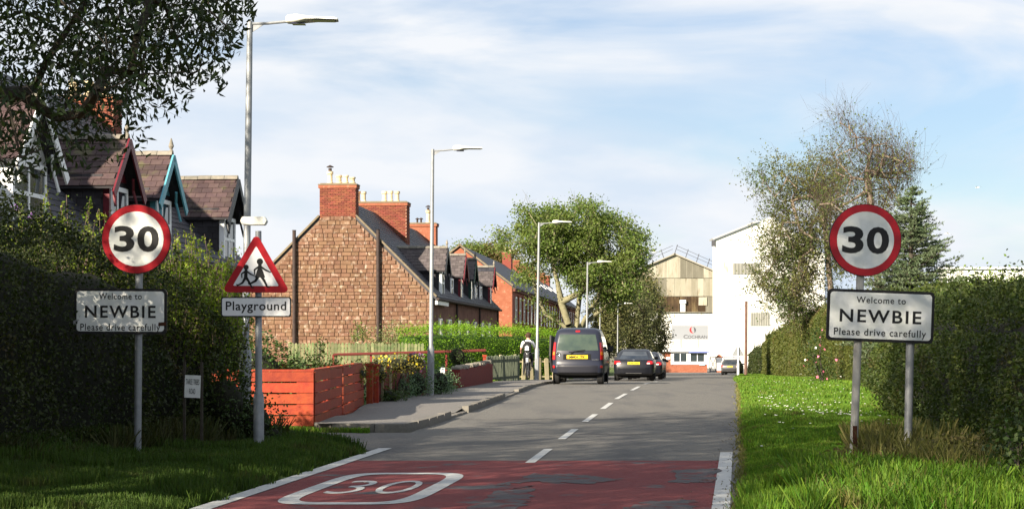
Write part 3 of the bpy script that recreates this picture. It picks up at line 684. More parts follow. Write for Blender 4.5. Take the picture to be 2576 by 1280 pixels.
# --- long two-storey brick terrace
BX, BY = 0.0, 118.0
bh = empty('brick_terrace', (BX, BY, -.95), ROT, 'long two storey red brick terrace with a row of chimneys, past the sandstone houses', 'house')
E2, W2, L2, rs2 = 6.1, 6.9, 79.0, .76
wl = terrace_shell(bh, W2, L2, E2, rs2, M_bterr, M_slate, .12)
for s_ in (-1, 1):
    v = Vector((s_, 0, -rs2)).normalized(); M = Matrix((v, Y_, v.cross(Y_))).transposed()
    MB().box(Vector((-W2 / 2 + s_ * W2 / 4, .0, E2 + W2 / 4 * rs2 + .14)), (W2 / 2 * math.hypot(1, rs2) + .2, .3, .10), M).build('skew', M_coping, bh)
gutter(bh, E2, L2); MB().box((.12, L2 / 2, E2 - .2), (.18, L2 - .1, .22)).build('eaves_course', mat('eaves_brick', (.13, .05, .04), (.17, .07, .05), 3, .9), bh)
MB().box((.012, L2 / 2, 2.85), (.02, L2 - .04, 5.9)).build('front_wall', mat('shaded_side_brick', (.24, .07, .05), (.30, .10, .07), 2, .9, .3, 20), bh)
wproto = None
for k in range(24):
    yy = 2.2 + k * 3.15
    for zz, hh in ((4.6, 1.75), (1.7, 1.7)):
        if wproto is None: wproto = window(bh, .07, yy, zz, 1.0, hh, bars=0, fr=.09)
        else:
            c = copy_tree(wproto, bh); c.location = (0, yy - 2.2, zz - 4.6)
    MB().box((.09, yy + 1.5, 2.8), (.14, .34, 5.6)).build('pilaster', M_bterr, bh)
for k in range(7):
    yy = 31 + k * 7.4
    chimney(bh, -W2 / 2 + .2, yy, .75, 1.5, 7.9, 9.9 if k == 0 else 9.6, [(-W2 / 2 + .05, .42, 0), (-W2 / 2 + .4, .42, 0)] if k in (0,) else [], brick=False).data.materials[0] = M_brick
    v = Vector((1, 0, -rs2)).normalized(); M = Matrix((v, Y_, v.cross(Y_))).transposed()
    MB().box(Vector((-W2 / 2 + 1.0, yy, E2 + W2 / 2 * rs2 - .65)), (2.0, .3, .14), M).build('party_wall_coping', M_wpaint, bh)
for yy in (10, 26, 42, 60): MB().tube([(.14, yy, 0), (.14, yy, E2 - .1)], .06, 6).build('drainpipe', M_pipe, bh)
# small gabled cottage past its end
ch = empty('gabled_cottage', (9.3, 203, -2), ROT, 'small gabled brick cottage past the far end of the brick terrace', 'house')
terrace_shell(ch, 4.5, 9, 3.9, .6, M_bterr, M_slate)
for yy in (2, 5, 7.5): window(ch, .04, yy, 2.4, 1, 1.7, bars=1, fr=.1)
window(ch, -2.2, -.04, 2.4, 1, 1.5, side='y', fr=.1)

# ------------------------------------------------------------------ factory
M_fw = mat('white_cladding', (.60, .60, .57), (.68, .68, .66), 1.2, .7, rand=.05, c3=(.30, .27, .17), s3=1.1, t3=(.60, .74), stretch=(1, 1, .22))
M_fb = mat('stained_cladding', (.33, .305, .235), (.44, .425, .36), .8, .8, rand=.12, c3=(.17, .12, .06), s3=1.6, t3=(.53, .72), stretch=(1, 1, .16))
M_fo = mat('faded_sheet', (.17, .16, .125), (.21, .20, .16), 1.0, .8, rand=.1, stretch=(1, 1, .3))
M_fr = mat('rusted_cladding', (.035, .020, .012), (.09, .06, .03), .9, .9, c3=(.16, .12, .06), s3=.8, t3=(.55, .7), stretch=(1, 1, .5))
M_stl = mat('dark_steel', (.07, .07, .08), rough=.6)
def corr(key, m, n=8):
    """unit corrugated sheet: x along the wall, z up, ridges facing -y"""
    if key in UBOX: return UBOX[key]
    b = MB(); pts = []
    for i in range(n * 2 + 1): pts.append((-.5 + i / (2 * n), -.5 if i % 2 else .1))
    b.prism(pts + [(.5, .5), (-.5, .5)], 'z', -.5, .5); UBOX[key] = b.mesh(key, m); return UBOX[key]
def sheet(parent, x0, x1, z0, z1, y, key, m, d=.12):
    o = link('cladding_sheet', corr(key, m), parent); o.location = ((x0 + x1) / 2, y, (z0 + z1) / 2); o.scale = (x1 - x0 - .02, d, z1 - z0 - .02); return o
FY = 300.0; fa = empty('factory_shed', (at(1697, 860, FY).x, FY, -3.2), 0, 'big weathered factory shed with a railed gable roof behind the gatehouse', 'factory')
q = FY / F
def fz(py): return EYE + (HZ - py) * q + 3.2
hwl, hwr = 150 * q, 150 * q; slp = 45 / 105
b = MB(); b.prism([(-hwl, -2), (hwr, -2), (hwr, fz(641) - 150 * slp * q), (0, fz(641)), (-hwl, fz(641) - 150 * slp * q)], 'y', .1, 60); b.build('wall', M_fo, fa)
for s_ in (-1, 1):
    v = Vector((s_, 0, -slp)).normalized(); M = Matrix((v, Y_, v.cross(Y_))).transposed()
    MB().box(Vector((s_ * hwl / 2, 29.9, fz(641) - 75 * slp * q + .15)), (hwl * math.hypot(1, slp) + .3, 61, .2), M).build('roof', mat('cement_sheet_roof', (.35, .33, .28), (.27, .25, .2), .5, .9), fa)
rail = MB()
for k in range(-5, 6):
    x = k * 27 * q; z0 = fz(641) - abs(x) * slp + .2
    rail.tube([(x, -.1, z0), (x + (.5 if k >= 0 else -.5), -.1, z0 + 1.5)], .06, 5)
for dz in (.8, 1.4):
    for s_ in (-1, 1): rail.tube([(s_ * .3, -.1, fz(641) + dz + .15), (s_ * 137 * q, -.1, fz(641) - 135 * q * slp + dz + .15)], .035, 5)
rail.build('roof_railing', M_stl, fa)
def px(p): return (p - 1697) * q
rows = [(641, 700, 'top'), (700, 738, 'a'), (738, 776, 'b')]
cols = [1565, 1598, 1617, 1637, 1657, 1677, 1697, 1711, 1726, 1740, 1755, 1770, 1785, 1802, 1822, 1842]
for x0, x1 in zip(cols, cols[1:]):       # top row: cut under the roof slope as stepped corrugated sheets
    xm = max(abs(px(x0)), abs(px(x1))); mn = min(abs(px(x0)), abs(px(x1)))
    if x0 < 1697 < x1: mn = 0
    m = M_fo if 1711 <= x0 < 1760 else M_fb
    b = MB(); zt0 = fz(641) - abs(px(x0)) * slp; zt1 = fz(641) - abs(px(x1)) * slp; a, c_ = px(x0) + .01, px(x1) - .01
    if min(zt0, zt1) > fz(699):
        b.add([(a, -.05, fz(699)), (c_, -.05, fz(699)), (c_, -.05, zt1), (a, -.05, zt0), (a, .05, fz(699)), (c_, .05, fz(699)), (c_, .05, zt1), (a, .05, zt0)], [(0, 1, 2, 3), (7, 6, 5, 4), (0, 4, 5, 1), (1, 5, 6, 2), (2, 6, 7, 3), (3, 7, 4, 0)])
        for i in range(1, 6):
            xx = a + (c_ - a) * i / 6; zt = fz(641) - abs(xx) * slp; b.box((xx, -.07, (fz(699) + zt) / 2), (.07, .05, zt - fz(699)))
        b.build('cladding_sheet', m, fa)
    for z0, z1 in ((745, 700),):
        mm = (M_fo, 'cf') if 1637 <= x0 < 1677 and z0 > 0 else (M_fb, 'cb')
        sheet(fa, px(x0), px(x1), fz(z0), fz(z1), -.0, mm[1], mm[0])
    for k, (z0, z1) in enumerate(((930, 840), (840, 785))): sheet(fa, px(x0), px(x1), fz(z0), fz(z1), -.15, 'cw', M_fw, .1)
sheet(fa, px(1620), px(1802), fz(784), fz(746), .05, 'cr', M_fr, .1)
for x0, x1 in ((1600, 1625), (1625, 1650), (1650, 1680), (1680, 1709), (1726, 1757), (1757, 1775)): sheet(fa, px(x0), px(x1), fz(784), fz(746), -.1, 'cr', M_fr, .1)
sheet(fa, px(1775), px(1802), fz(784), fz(746), -.1, 'co', M_fo, .1)
sheet(fa, px(1757), px(1779), fz(768), fz(747), -.25, 'cb2', M_fb, .1)
b = MB(); b.box((px(1717), -.3, fz(772)), (.8, .3, 1.6)); b.box((px(1717), -.45, fz(759)), (1.0, .5, .6)); b.build('vent', M_wpaint, fa)
MB().box((px(1720), -.3, fz(785)), (13, .5, .15)).build('flashing', M_fo, fa)
# rusted band is deeper than one sheet
# --- tall white building on the right
TY = 285.0; q2 = TY / F; tw = empty('white_works_building', (at(1800, 860, TY).x, TY, -3.2), 0, 'tall blank white factory building behind the birches', 'factory')
def f2(py): return EYE + (HZ - py) * q2 + 3.2
def p2x(p): return (p - 1800) * q2
b = MB(); b.prism([(0, -2), (p2x(2075), -2), (p2x(2075), f2(640)), (p2x(1940), f2(545)), (p2x(1905), f2(560)), (0, f2(602))], 'y', .1, 4); b.build('wall', M_fw, tw)
v = Vector((p2x(1905), 0, f2(560) - f2(602))); M = Matrix((v.normalized(), Y_, v.normalized().cross(Y_))).transposed()
MB().box(Vector((v.x / 2 - .2, 2, (f2(602) + f2(560)) / 2 + .15)), (v.length + .6, 4.8, .25), M).build('roof_edge', mat('grey_roof_sheet', (.42, .42, .42), rough=.8), tw)
MB().box((-.35, .1, f2(612)), (.5, .5, .9)).build('floodlight', M_stl, tw)
cc = [1800 + 22.9 * i for i in range(13)]
for x0, x1 in zip(cc, cc[1:]):
    for z0, z1 in ((930, 850), (850, 770), (770, 690), (690, 640)):
        if x0 > 1905 and z1 < 650: pass
        sheet(tw, p2x(x0), p2x(x1), f2(z0), f2(z1), 0, 'ct', M_fw, .08)
for x0, x1, z0, z1 in ((1843, 1912, 690, 662), (1888, 1935, 819, 786), (1990, 2010, 780, 745)): sheet(tw, p2x(x0), p2x(x1), f2(z0), f2(z1), -.12, 'cp', mat('grey_panel', (.20, .20, .18), (.26, .26, .23), 1, .7, stretch=(1, 1, .2)), .1)
MB().box((p2x(2000), -.2, f2(725)), (p2x(2060) - p2x(1960), .3, .5)).build('canopy_rail', M_wpaint, tw)
# long low shed on the far right
shd = empty('long_shed', (at(2430, 860, 210).x, 210, -3), 0, 'long white corrugated shed on the far right skyline', 'factory')
b = MB(); b.box((14, 8, 3.6), (34, 14, 9)); b.build('wall', M_fw, shd)
T = []
for i in range(34): sheet(shd, -3 + i, -2 + i, 8.1, EYE + (860 - 675) / F * 210 + 3, .9 - 0, 'cs', M_fw, .12)
MB().box((14, .8, EYE + 185 / F * 210 + 3.05), (34.2, .5, .2)).build('ridge_cap', M_wpaint, shd)
for a in (.3, 5.3): MB().box((a + 2.4, .78, 9.7), (4.6, .1, 1.3)).build('roof_light', mat('roof_light_sheet', (.42, .42, .37), rough=.5), shd)
# gatehouse
GYY = 240.0; q3 = GYY / F; gz = road_z(GYY)
gh = empty('gatehouse', (at(1663, 860, GYY).x, GYY, gz), 0, 'low red brick gatehouse with white windows at the end of the road', 'gatehouse')
def gx(p): return (p - 1663) * q3
b = MB(); b.box((gx(1722), 2.5, 1.4), (gx(1778) - gx(1664), 5, 2.8)); b.build('wall', M_bterr, gh)
b = MB(); b.box((gx(1724), 2.3, 3.0), (gx(1786) - gx(1662), 5.8, .42)); b.build('roof_fascia', M_wpaint, gh)
MB().box((gx(1757), -.45, 2.72), (gx(1786) - gx(1735), .5, .14)).build('blue_fascia', mat('blue_paint', (.03, .07, .35), rough=.5), gh)
b = MB(); b.box((gx(1733), .0, 1.95), (gx(1779) - gx(1688), .16, 1.75)); b.build('window_surround', M_wpaint, gh)
for x0, x1 in ((1693, 1729), (1735, 1773)): window(gh, (gx(x0) + gx(x1)) / 2, -.1, 2.0, gx(x1) - gx(x0), 1.3, side='y', fr=.1, bars=1, cross=False)
MB().box((gx(1766), -.12, 1.15), (.75, .06, .35)).build('notice', mat('pale_blue_notice', (.35, .55, .7), rough=.6), gh)
MB().box((gx(1680), -.03, 1.9), (.55, .06, .35)).build('notice', M_wpaint, gh)
sb = empty('company_signboard', (at(1738, 860, GYY).x, GYY + 1.2, gz + 3.2), 0, 'white company signboard lettered COCHRAN standing above the gatehouse', 'signboard')
MB().box((0, 0, 1.5 + .65), (92 * q3, .1, 36 * q3)).build('board', mat('signboard_grey', (.27, .285, .31), rough=.5), sb)
for sx in (-1.2, 1.2): MB().tube([(sx, .1, 0), (sx, .1, 1.4)], .06, 6).build('leg', M_stl, sb)
text('C', .55, .5, M_stl, sb, 'lettering', (-1.35 + .75, -.07, 1.6), depth=.02); text('OCHRAN', 2.6, .42, M_stl, sb, 'lettering', (.55 + .45, -.07, 1.57), depth=.02)
for a0, a1, c_ in ((100, 290, mat('logo_red', (.6, .02, .02), rough=.5)), (300, 440, M_stl)):
    b = MB(); n = 14; pts = []
    for i in range(n + 1): a = R(a0 + (a1 - a0) * i / n); pts.append((.42 * math.cos(a), .42 * math.sin(a)))
    for i in range(n, -1, -1): a = R(a0 + (a1 - a0) * i / n); t = .22 * math.sin(math.pi * i / n); pts.append(((.42 - t) * math.cos(a), (.42 - t) * math.sin(a)))
    for i in range(n): b.prism([pts[i], pts[i + 1], pts[2 * n - i], pts[2 * n + 1 - i]], 'y', -.09, -.06)
    o = b.build('logo', c_, sb); o.location = (.35, 0, 2.5)
# gates and pillar
def gate(x0, x1, label):
    g = empty('steel_gate', (atx(x0, 243), 243, road_z(243)), 0, label, 'gate'); w = (x1 - x0) / F * 243
    b = MB(); 
    for xx in (0, w): b.tube([(xx, 0, 0), (xx, 0, 2.1)], .05, 6)
    for zz in (.15, 2.1): b.tube([(0, 0, zz), (w, 0, zz)], .05, 6)
    b.tube([(0, 0, .15), (w, 0, 2.1)], .035, 5); b.tube([(0, 0, 2.1), (w, 0, .15)], .035, 5); b.build('gate_frame', mat('gate_blue', (.05, .06, .15), rough=.6), g)
    T = []; n = int(w / .14)
    for i in range(1, n): T.append(frame(Vector((w * i / n, 0, 1.12)), X_, Y_, Z_, .022, .022, 1.9))
    pieces('gate_bar', g, ubox('gate_bar', mat('gate_blue', (.05, .06, .15))), T)
gate(1786, 1801, 'narrow blue barred gate between the gatehouse and the white pillar'); gate(1816, 1860, 'wide blue barred gate right of the white pillar')
pl = empty('gate_pillar', (atx(1809, 242), 242, road_z(242)), 0, 'white gate pillar with a red brick foot and cap', 'pillar')
MB().box((0, 0, 1.1), (.66, .6, 1.7)).build('shaft', M_wpaint, pl); MB().box((0, 0, .12), (.7, .64, .24)).build('foot', M_bterr, pl)
MB().prism([(-.38, 1.97), (.38, 1.97), (.3, 2.25), (.06, 2.42), (-.06, 2.42), (-.3, 2.25)], 'y', -.33, .33).build('cap', M_bterr, pl)
# wooden pole, school sign seen from behind
o = MB().tube([(atx(1876, 130), 130, road_z(130)), (atx(1877.5, 130), 130, EYE + 103 / F * 130)], [.12, .10], 8).build('telegraph_pole', mat('brown_pole', (.12, .07, .05), (.17, .1, .08), 6, .8)); tag(o, 'plain brown wooden pole behind the far end of the right hedge', 'pole')
sg = at(1857, 934, 140); sgn = empty('warning_sign', (sg.x, 140, terr(sg.x, 140)), 0, 'grey triangular sign on a white post on the right verge beside the grey car', 'road sign')
MB().tube([(0, 0, -.2), (0, 0, 1.0), (0, 0, 1.05), (0, 0, EYE + 12 / F * 140 - terr(sg.x, 140))], [.09, .09, .055, .055], 8).build('post', M_wpaint, sgn, smooth=40)
b = MB(); tri(b, 1.0, .0, .03); o = b.build('triangle', M_galv, sgn); o.location = (.0, .08, EYE - 25 / F * 140 - terr(sg.x, 140))
MB().box((0, 0, EYE + 11 / F * 140 - terr(sg.x, 140)), (.4, .15, .12)).build('sign_lantern', M_lamp, sgn)


# ------------------------------------------------------------------ fences and walls along the pavement
fe = empty('board_fence', (-3.05, 27.5, road_z(27.5) + .02), 0, 'orange red box of stacked horizontal boards at the pavement corner', 'fence')
bm_ = ubox('board', M_fred); T = []; random.seed(3)
zb = -.12
for k in range(6):                          # front face: boards with open slots on the left, closed on the right
    z = zb + k * .170; T.append(frame(Vector((-.95, 0, z + .075)), X_, Y_, Z_, 1.9, .045, .148))
    if k < 5: T.append(frame(Vector((-.13, .006, z + .16)), X_, Y_, Z_, .26, .03, .024))
for k in range(6):
    z = zb + k * .170; n = 4
    for i in range(n):
        y0 = .03 + i * 2.30; T.append(frame(Vector((.0 - .01 * (i % 2), y0 + 1.13, z + .075 + random.uniform(-.006, .006))), X_, Y_, Z_, .04, 2.24, .150))
        T.append(frame(Vector((-.03, y0 + .2, z + .15)), X_, Y_, Z_, .05, .12, .10))
for k in range(6): T.append(frame(Vector((-.95, 9.3, zb + k * .17 + .078)), X_, Y_, Z_, 1.9, .04, .145))
for yy in (0.0,): T.append(frame(Vector((-.95, .10, .90)), X_, Y_, Z_, 1.9, .16, .03))
T.append(frame(Vector((-.08, 4.6, .90)), X_, Y_, Z_, .14, 9.0, .03))
pieces('board', fe, bm_, T)
for p in ((-.08, .09), (-.06, 2.35), (-.06, 4.65), (-.06, 6.95), (-.06, 9.2), (-1.8, 3.2)): MB().box((p[0], p[1], .38), (.08, .08, 1.05)).build('post', M_fred, fe)
MB().box((-1.2, 2.6, .90), (.07, .07, .2)).build('stake_top', M_ridge, fe)
def redpost(x, y, h, label, w=.13):
    b = MB(); b.box((0, 0, h / 2 - .1), (w, w, h + .2)); b.box((0, 0, h + .02), (w + .05, w + .05, .05)); b.box((0, -w / 2 - .004, h / 2), (.02, .01, h - .15))
    o = b.build('fence_post', M_fred); o.location = (x, y, terr(x, y) + .03); return tag(o, label, 'post', 'red posts by the pavement')
redpost(atx(930, 36.9), 36.9, .88, 'first of two square orange red posts at the end of the board fence')
redpost(atx(945, 37.3), 37.3, .86, 'second of two square orange red posts, touching the dark red panels')
pf_ = empty('panel_fence', (-2.86, 37.6, terr(-2.9, 40)), -math.atan(.085), 'dark red wavy topped board fence behind the bushes by the pavement', 'fence')
M_dr = mat('dark_red_stain', (.20, .028, .022), (.15, .022, .02), 7, .8, .3, 40, rand=.18)
b = MB(); b.prism([(-.5, -.5), (.5, -.5), (.5, .42), (.25, .48), (0, .5), (-.25, .48), (-.5, .42)], 'y', -.5, .5); pal = b.mesh('pale', M_dr); T = []
for i in range(34):
    yy = i * .235; hh = .82 + .07 * math.sin(i * 1.05) + random.uniform(-.02, .02)
    T.append(frame(Vector((0, yy, hh / 2)), Y_, X_, Z_, .20, .03, hh))
pieces('pale', pf_, pal, T)
for yy in (.55, 1.7, 3.7, 5.2): MB().box((.05, yy, .42), (.05, .05, .88)).build('post', M_pickl, pf_)
rw = empty('low_red_wall', (atx(1130, 50), 50, terr(-1.7, 50) - .02), -math.atan(.105), 'low dull red painted wall between the street lamp and the red gate post', 'wall')
b = MB(); n = 14; top = [(8.0 * i / n, .64 + .10 * (i / n) ** 1.5 + .03 * math.sin(i * 1.7)) for i in range(n + 1)]
b.prism([(0, -.2)] + [(8, -.2)] + top[::-1], 'x', 0, .3); b.build('wall', M_dr, rw)
T = []
for i in range(22): T.append(frame(Vector((.15 + random.uniform(-.03, .03), .2 + i * .36, .68 + .10 * (i / 22) ** 1.5 + random.uniform(0, .03))), Y_, X_, Z_, random.uniform(.2, .34), .26, random.uniform(.07, .12)))
pieces('coping_stone', rw, ubox('coping_stone', M_ridge, .12), T)
gp = redpost(atx(1219, 60), 60, .92, 'thin red post at the end of the low red wall, before the grey pickets', .10)
rl = empty('rail_fence', (atx(838, 61.5), 61.5, 0), 0, 'long dull red rail on posts in front of the cream pickets', 'fence')
xA = atx(838, 61.5); ln = atx(1222, 61.5) - xA
b = MB(); b.tube([(0, 0, EYE - 32 / F * 61), (ln * .5, 0, EYE - 27 / F * 61), (ln, 0, EYE - 21 / F * 61)], .05, 6); b.build('rail', mat('dull_red_rail', (.12, .020, .018), rough=.8), rl)
for k in range(5): xx = ln * k / 4.05; MB().box((xx, .08, .42 + .17), (.07, .07, .95)).build('post', M_dr, rl)
def pickets(name, x0, y0, x1, y1, z, h, step, w, m, label, lean=0, cat='fence', rails=True, group=None):
    L_ = math.hypot(x1 - x0, y1 - y0); r = empty(name, (x0, y0, z), math.atan2(y1 - y0, x1 - x0), label, cat, group); T = []
    n = int(L_ / step)
    for i in range(n + 1):
        hh = h + random.uniform(-.03, .03); t = lean * random.uniform(-1, 1); u = Vector((math.cos(t), 0, math.sin(t))); v = Vector((-math.sin(t), 0, math.cos(t)))
        T.append(frame(Vector((i * step, 0, hh / 2)), u, Y_, v, w * random.uniform(.85, 1.1), .022, hh))
    b = MB(); b.prism([(-.5, -.5), (.5, -.5), (.5, .46), (.0, .5), (-.5, .46)], 'y', -.5, .5); me = b.mesh('picket', m); pieces('picket', r, me, T)
    if rails:
        for zz in (h * .25, h * .85): MB().box((L_ / 2, .035, zz), (L_, .04, .07)).build('rail', m, r)
    for k in range(int(L_ / 2.4) + 1): MB().box((min(k * 2.4, L_), .08, h / 2), (.09, .09, h + .05)).build('post', M_pickl, r)
    return r
pickets('picket_fence', atx(728, 63.5), 63.5, atx(1066, 63.5), 63.5, terr(-5, 63), 1.36, .118, .10, M_pick, 'cream and green picket fence in front of the sandstone gable')
pickets('picket_fence', atx(1226, 61.5), 61.5, atx(1306, 66.5), 66.5, terr(0, 64) - .02, 1.02, .15, .10, mat('grey_green_pickets', (.15, .17, .12), (.10, .12, .08), 6, .9), 'grey green leaning pickets between the red post and the cyclist', .08)
pickets('picket_fence', atx(1298, 70.5), 70.5, atx(1400, 71.5), 71.5, terr(1, 70) - .05, 1.0, .36, .17, M_pickl, 'wide spaced pale boards behind the cyclist', .07)
MB_ = MB(); MB_.box((0, 0, .3), (.13, .1, .6)); o = MB_.build('marker_post', M_wpaint); o.location = (atx(1113, 47), 47, terr(-1.8, 47) + .12); tag(o, 'short white marker post between the street lamp and the low red wall', 'post')

# ------------------------------------------------------------------ vegetation
def lump(P, sc, ph=0):
    return (np.sin(P[:, 0] * sc + ph) + np.sin(P[:, 1] * sc * 1.13 + 1.7 * ph) + np.sin(P[:, 2] * sc * 1.37 + 2.3 * ph) + np.sin((P[:, 0] + P[:, 2]) * sc * 2.1 + ph) * .6 + np.sin((P[:, 1] - P[:, 2]) * sc * 2.7) * .5) / 4.1
def hedge(name, label, pts, th, m, leaf=.05, cov=2.6, cat='hedge', lumpy=.18, top=.12, side=1, core=M_core, group=None, flare=0, shoots=0):
    """pts: (x, y, z_bottom, z_top) along the face that looks at the road; th = thickness behind it"""
    pts = np.array(pts, float); d = np.diff(pts[:, :2], axis=0); seg = np.hypot(d[:, 0], d[:, 1]); cum = np.r_[0, np.cumsum(seg)]
    def base(s):
        x = np.interp(s, cum, pts[:, 0]); y = np.interp(s, cum, pts[:, 1]); zb = np.interp(s, cum, pts[:, 2]); zt = np.interp(s, cum, pts[:, 3])
        i = np.clip(np.searchsorted(cum, s, side='right') - 1, 0, len(seg) - 1); t = d[i] / seg[i][:, None]
        nrm = np.stack([-t[:, 1], t[:, 0]], 1) * side; return x, y, zb, zt, nrm
    # interior
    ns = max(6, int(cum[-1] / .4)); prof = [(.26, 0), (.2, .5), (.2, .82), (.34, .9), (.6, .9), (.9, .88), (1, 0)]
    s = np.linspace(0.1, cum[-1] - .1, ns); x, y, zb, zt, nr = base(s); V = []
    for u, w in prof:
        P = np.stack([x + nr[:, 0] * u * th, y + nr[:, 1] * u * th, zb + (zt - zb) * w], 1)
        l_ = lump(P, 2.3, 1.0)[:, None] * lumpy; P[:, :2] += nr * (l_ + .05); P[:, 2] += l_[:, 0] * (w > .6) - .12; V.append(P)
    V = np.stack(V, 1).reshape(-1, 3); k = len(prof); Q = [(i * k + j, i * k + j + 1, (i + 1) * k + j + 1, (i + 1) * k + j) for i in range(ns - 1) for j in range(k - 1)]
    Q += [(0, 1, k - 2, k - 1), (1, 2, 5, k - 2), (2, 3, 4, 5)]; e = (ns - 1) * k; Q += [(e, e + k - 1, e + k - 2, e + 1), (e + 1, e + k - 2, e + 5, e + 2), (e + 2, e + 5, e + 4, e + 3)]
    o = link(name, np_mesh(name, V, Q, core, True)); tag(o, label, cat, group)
    # leaves
    A = (np.mean(pts[:, 3] - pts[:, 2]) + th * .8) * cum[-1]; lf = np.interp(np.linspace(0, 1, 64), [0, 1], [1, 1])
    if callable(leaf): n = int(sum(cov * A / 64 / leaf(base(np.array([t]))[1][0]) ** 2 * 1.9 for t in np.linspace(0, cum[-1], 64)))
    else: n = int(A * cov / leaf ** 2 * 1.9)
    if callable(leaf):
        ss = np.linspace(0, cum[-1], 400); wgt = 1 / np.array([leaf(v) for v in base(ss)[1]]) ** 2; cw = np.cumsum(wgt); cw /= cw[-1]; s = np.interp(RNG.random(n), cw, ss)
    else: s = RNG.random(n) * cum[-1]
    x, y, zb, zt, nr = base(s); hh = zt - zb; pick = RNG.random(n) < (hh / (hh + th * .8))
    w = np.where(pick, RNG.random(n) ** .9, 1.0); u = np.where(pick, 0.0, RNG.random(n)); depth = RNG.exponential(.10, n)
    ends = RNG.random(n) < min(.25, th / cum[-1]); se = np.where(RNG.random(n) < .5, depth * .8, cum[-1] - depth * .8); s2 = np.where(ends, se, s); x, y, zb, zt, nr = base(s2)
    u = np.where(ends, RNG.random(n), u); w = np.where(ends, RNG.random(n), w)
    du = np.where(pick & ~ends, depth, 0) / th; dz = np.where(~pick & ~ends, depth * 1.1 - RNG.exponential(top, n), 0)
    round_ = np.where(w > .85, (w - .85) * 1.0, 0)
    P = np.stack([x + nr[:, 0] * (u + du + round_) * th, y + nr[:, 1] * (u + du + round_) * th, zb + (zt - zb) * w - dz], 1)
    l_ = lump(P, 2.3, 1.0)[:, None] * lumpy + lump(P, 6.1, .3)[:, None] * lumpy * .45; P[:, :2] += nr * (l_ - .06); P[:, 2] += l_[:, 0] * (w > .8) * 1.2
    P[:, :2] -= nr * (flare * (1 - w) ** 3)[:, None]
    if shoots:
        k = int(shoots * cum[-1]); s = RNG.random(k) * cum[-1]; x, y, zb, zt, nr = base(s); u = RNG.random(k) * .8; ht = RNG.gamma(2.0, .085, k); m_ = 34
        bp = np.stack([x + nr[:, 0] * u * th, y + nr[:, 1] * u * th, zt - .1 + lump(np.stack([x, y, zt], 1), 2.3, 1.0) * lumpy], 1); dr = np.stack([RNG.normal(0, .3, k), RNG.normal(0, .3, k), np.ones(k)], 1)
        t = RNG.random((k, m_, 1)); Q_ = bp[:, None] + dr[:, None] * ht[:, None, None] * t + RNG.normal(size=(k, m_, 3)) * .07 * (1.2 - t); P = np.concatenate([P, Q_.reshape(-1, 3)])
    lsz = np.array([leaf(v) for v in P[:, 1]]) if callable(leaf) else leaf
    f = link('foliage', leaf_mesh('foliage', P, lsz, m), o); f['kind'] = 'stuff'
    return o
def blob_foliage(blobs, leaf, cov, hollow=.55):
    """points through ellipsoids, denser near their skin: (x, y, z, rx, ry, rz)"""
    out = []
    for (x, y, z, rx, ry, rz) in blobs:
        n = int(4 * math.pi * ((rx * ry + ry * rz + rx * rz) / 3) / leaf ** 2 * cov); v = unit(RNG.normal(size=(n, 3)))
        r = RNG.uniform(hollow, 1.05, n)[:, None]; P = v * r; l_ = 1 + .22 * lump(P * 3 + np.array([x, y, z]), 1.6, x)[:, None]
        out.append(P * l_ * np.array([rx, ry, rz]) + np.array([x, y, z]))
    return np.concatenate(out)
def bush(name, label, blobs, m, leaf=.05, cov=.9, cat='bush', group=None, stems=5, extra=None, core=True):
    x0, y0 = blobs[0][0], blobs[0][1]; zb = terr(x0, y0); r = empty(name, (x0, y0, zb), 0, label, cat, group); off = np.array([x0, y0, zb])
    b = MB()
    for k in range(stems):
        q = blobs[k % len(blobs)]; tgt = Vector((q[0] - x0 + random.uniform(-.4, .4) * q[3], q[1] - y0 + random.uniform(-.4, .4) * q[4], q[2] - zb + random.uniform(.0, .7) * q[5]))
        b.tube([(random.uniform(-.1, .1) * q[3], random.uniform(-.1, .1), -.1), tgt * .5 + Vector((random.uniform(-.08, .08), 0, 0)), tgt], [.03, .02, .008], 5)
    b.build('stem', M_bark, r)
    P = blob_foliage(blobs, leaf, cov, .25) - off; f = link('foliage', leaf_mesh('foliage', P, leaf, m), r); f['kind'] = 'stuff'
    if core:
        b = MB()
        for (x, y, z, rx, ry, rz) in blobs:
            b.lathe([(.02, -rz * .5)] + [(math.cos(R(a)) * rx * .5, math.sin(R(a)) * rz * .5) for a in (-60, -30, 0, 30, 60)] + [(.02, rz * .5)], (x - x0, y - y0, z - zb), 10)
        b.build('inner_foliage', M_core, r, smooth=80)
    if extra:
        for (em, cnt, sz, nm) in extra:
            P = blob_foliage(blobs, leaf, cov, .95) - off; P = P[P[:, 1] < .2 * blobs[0][4]] if len(P) > cnt else P; P = P[RNG.choice(len(P), min(cnt, len(P)), replace=False)]
            f = link(nm, leaf_mesh(nm, P, sz, em, .5), r); f['kind'] = 'stuff'
    return r
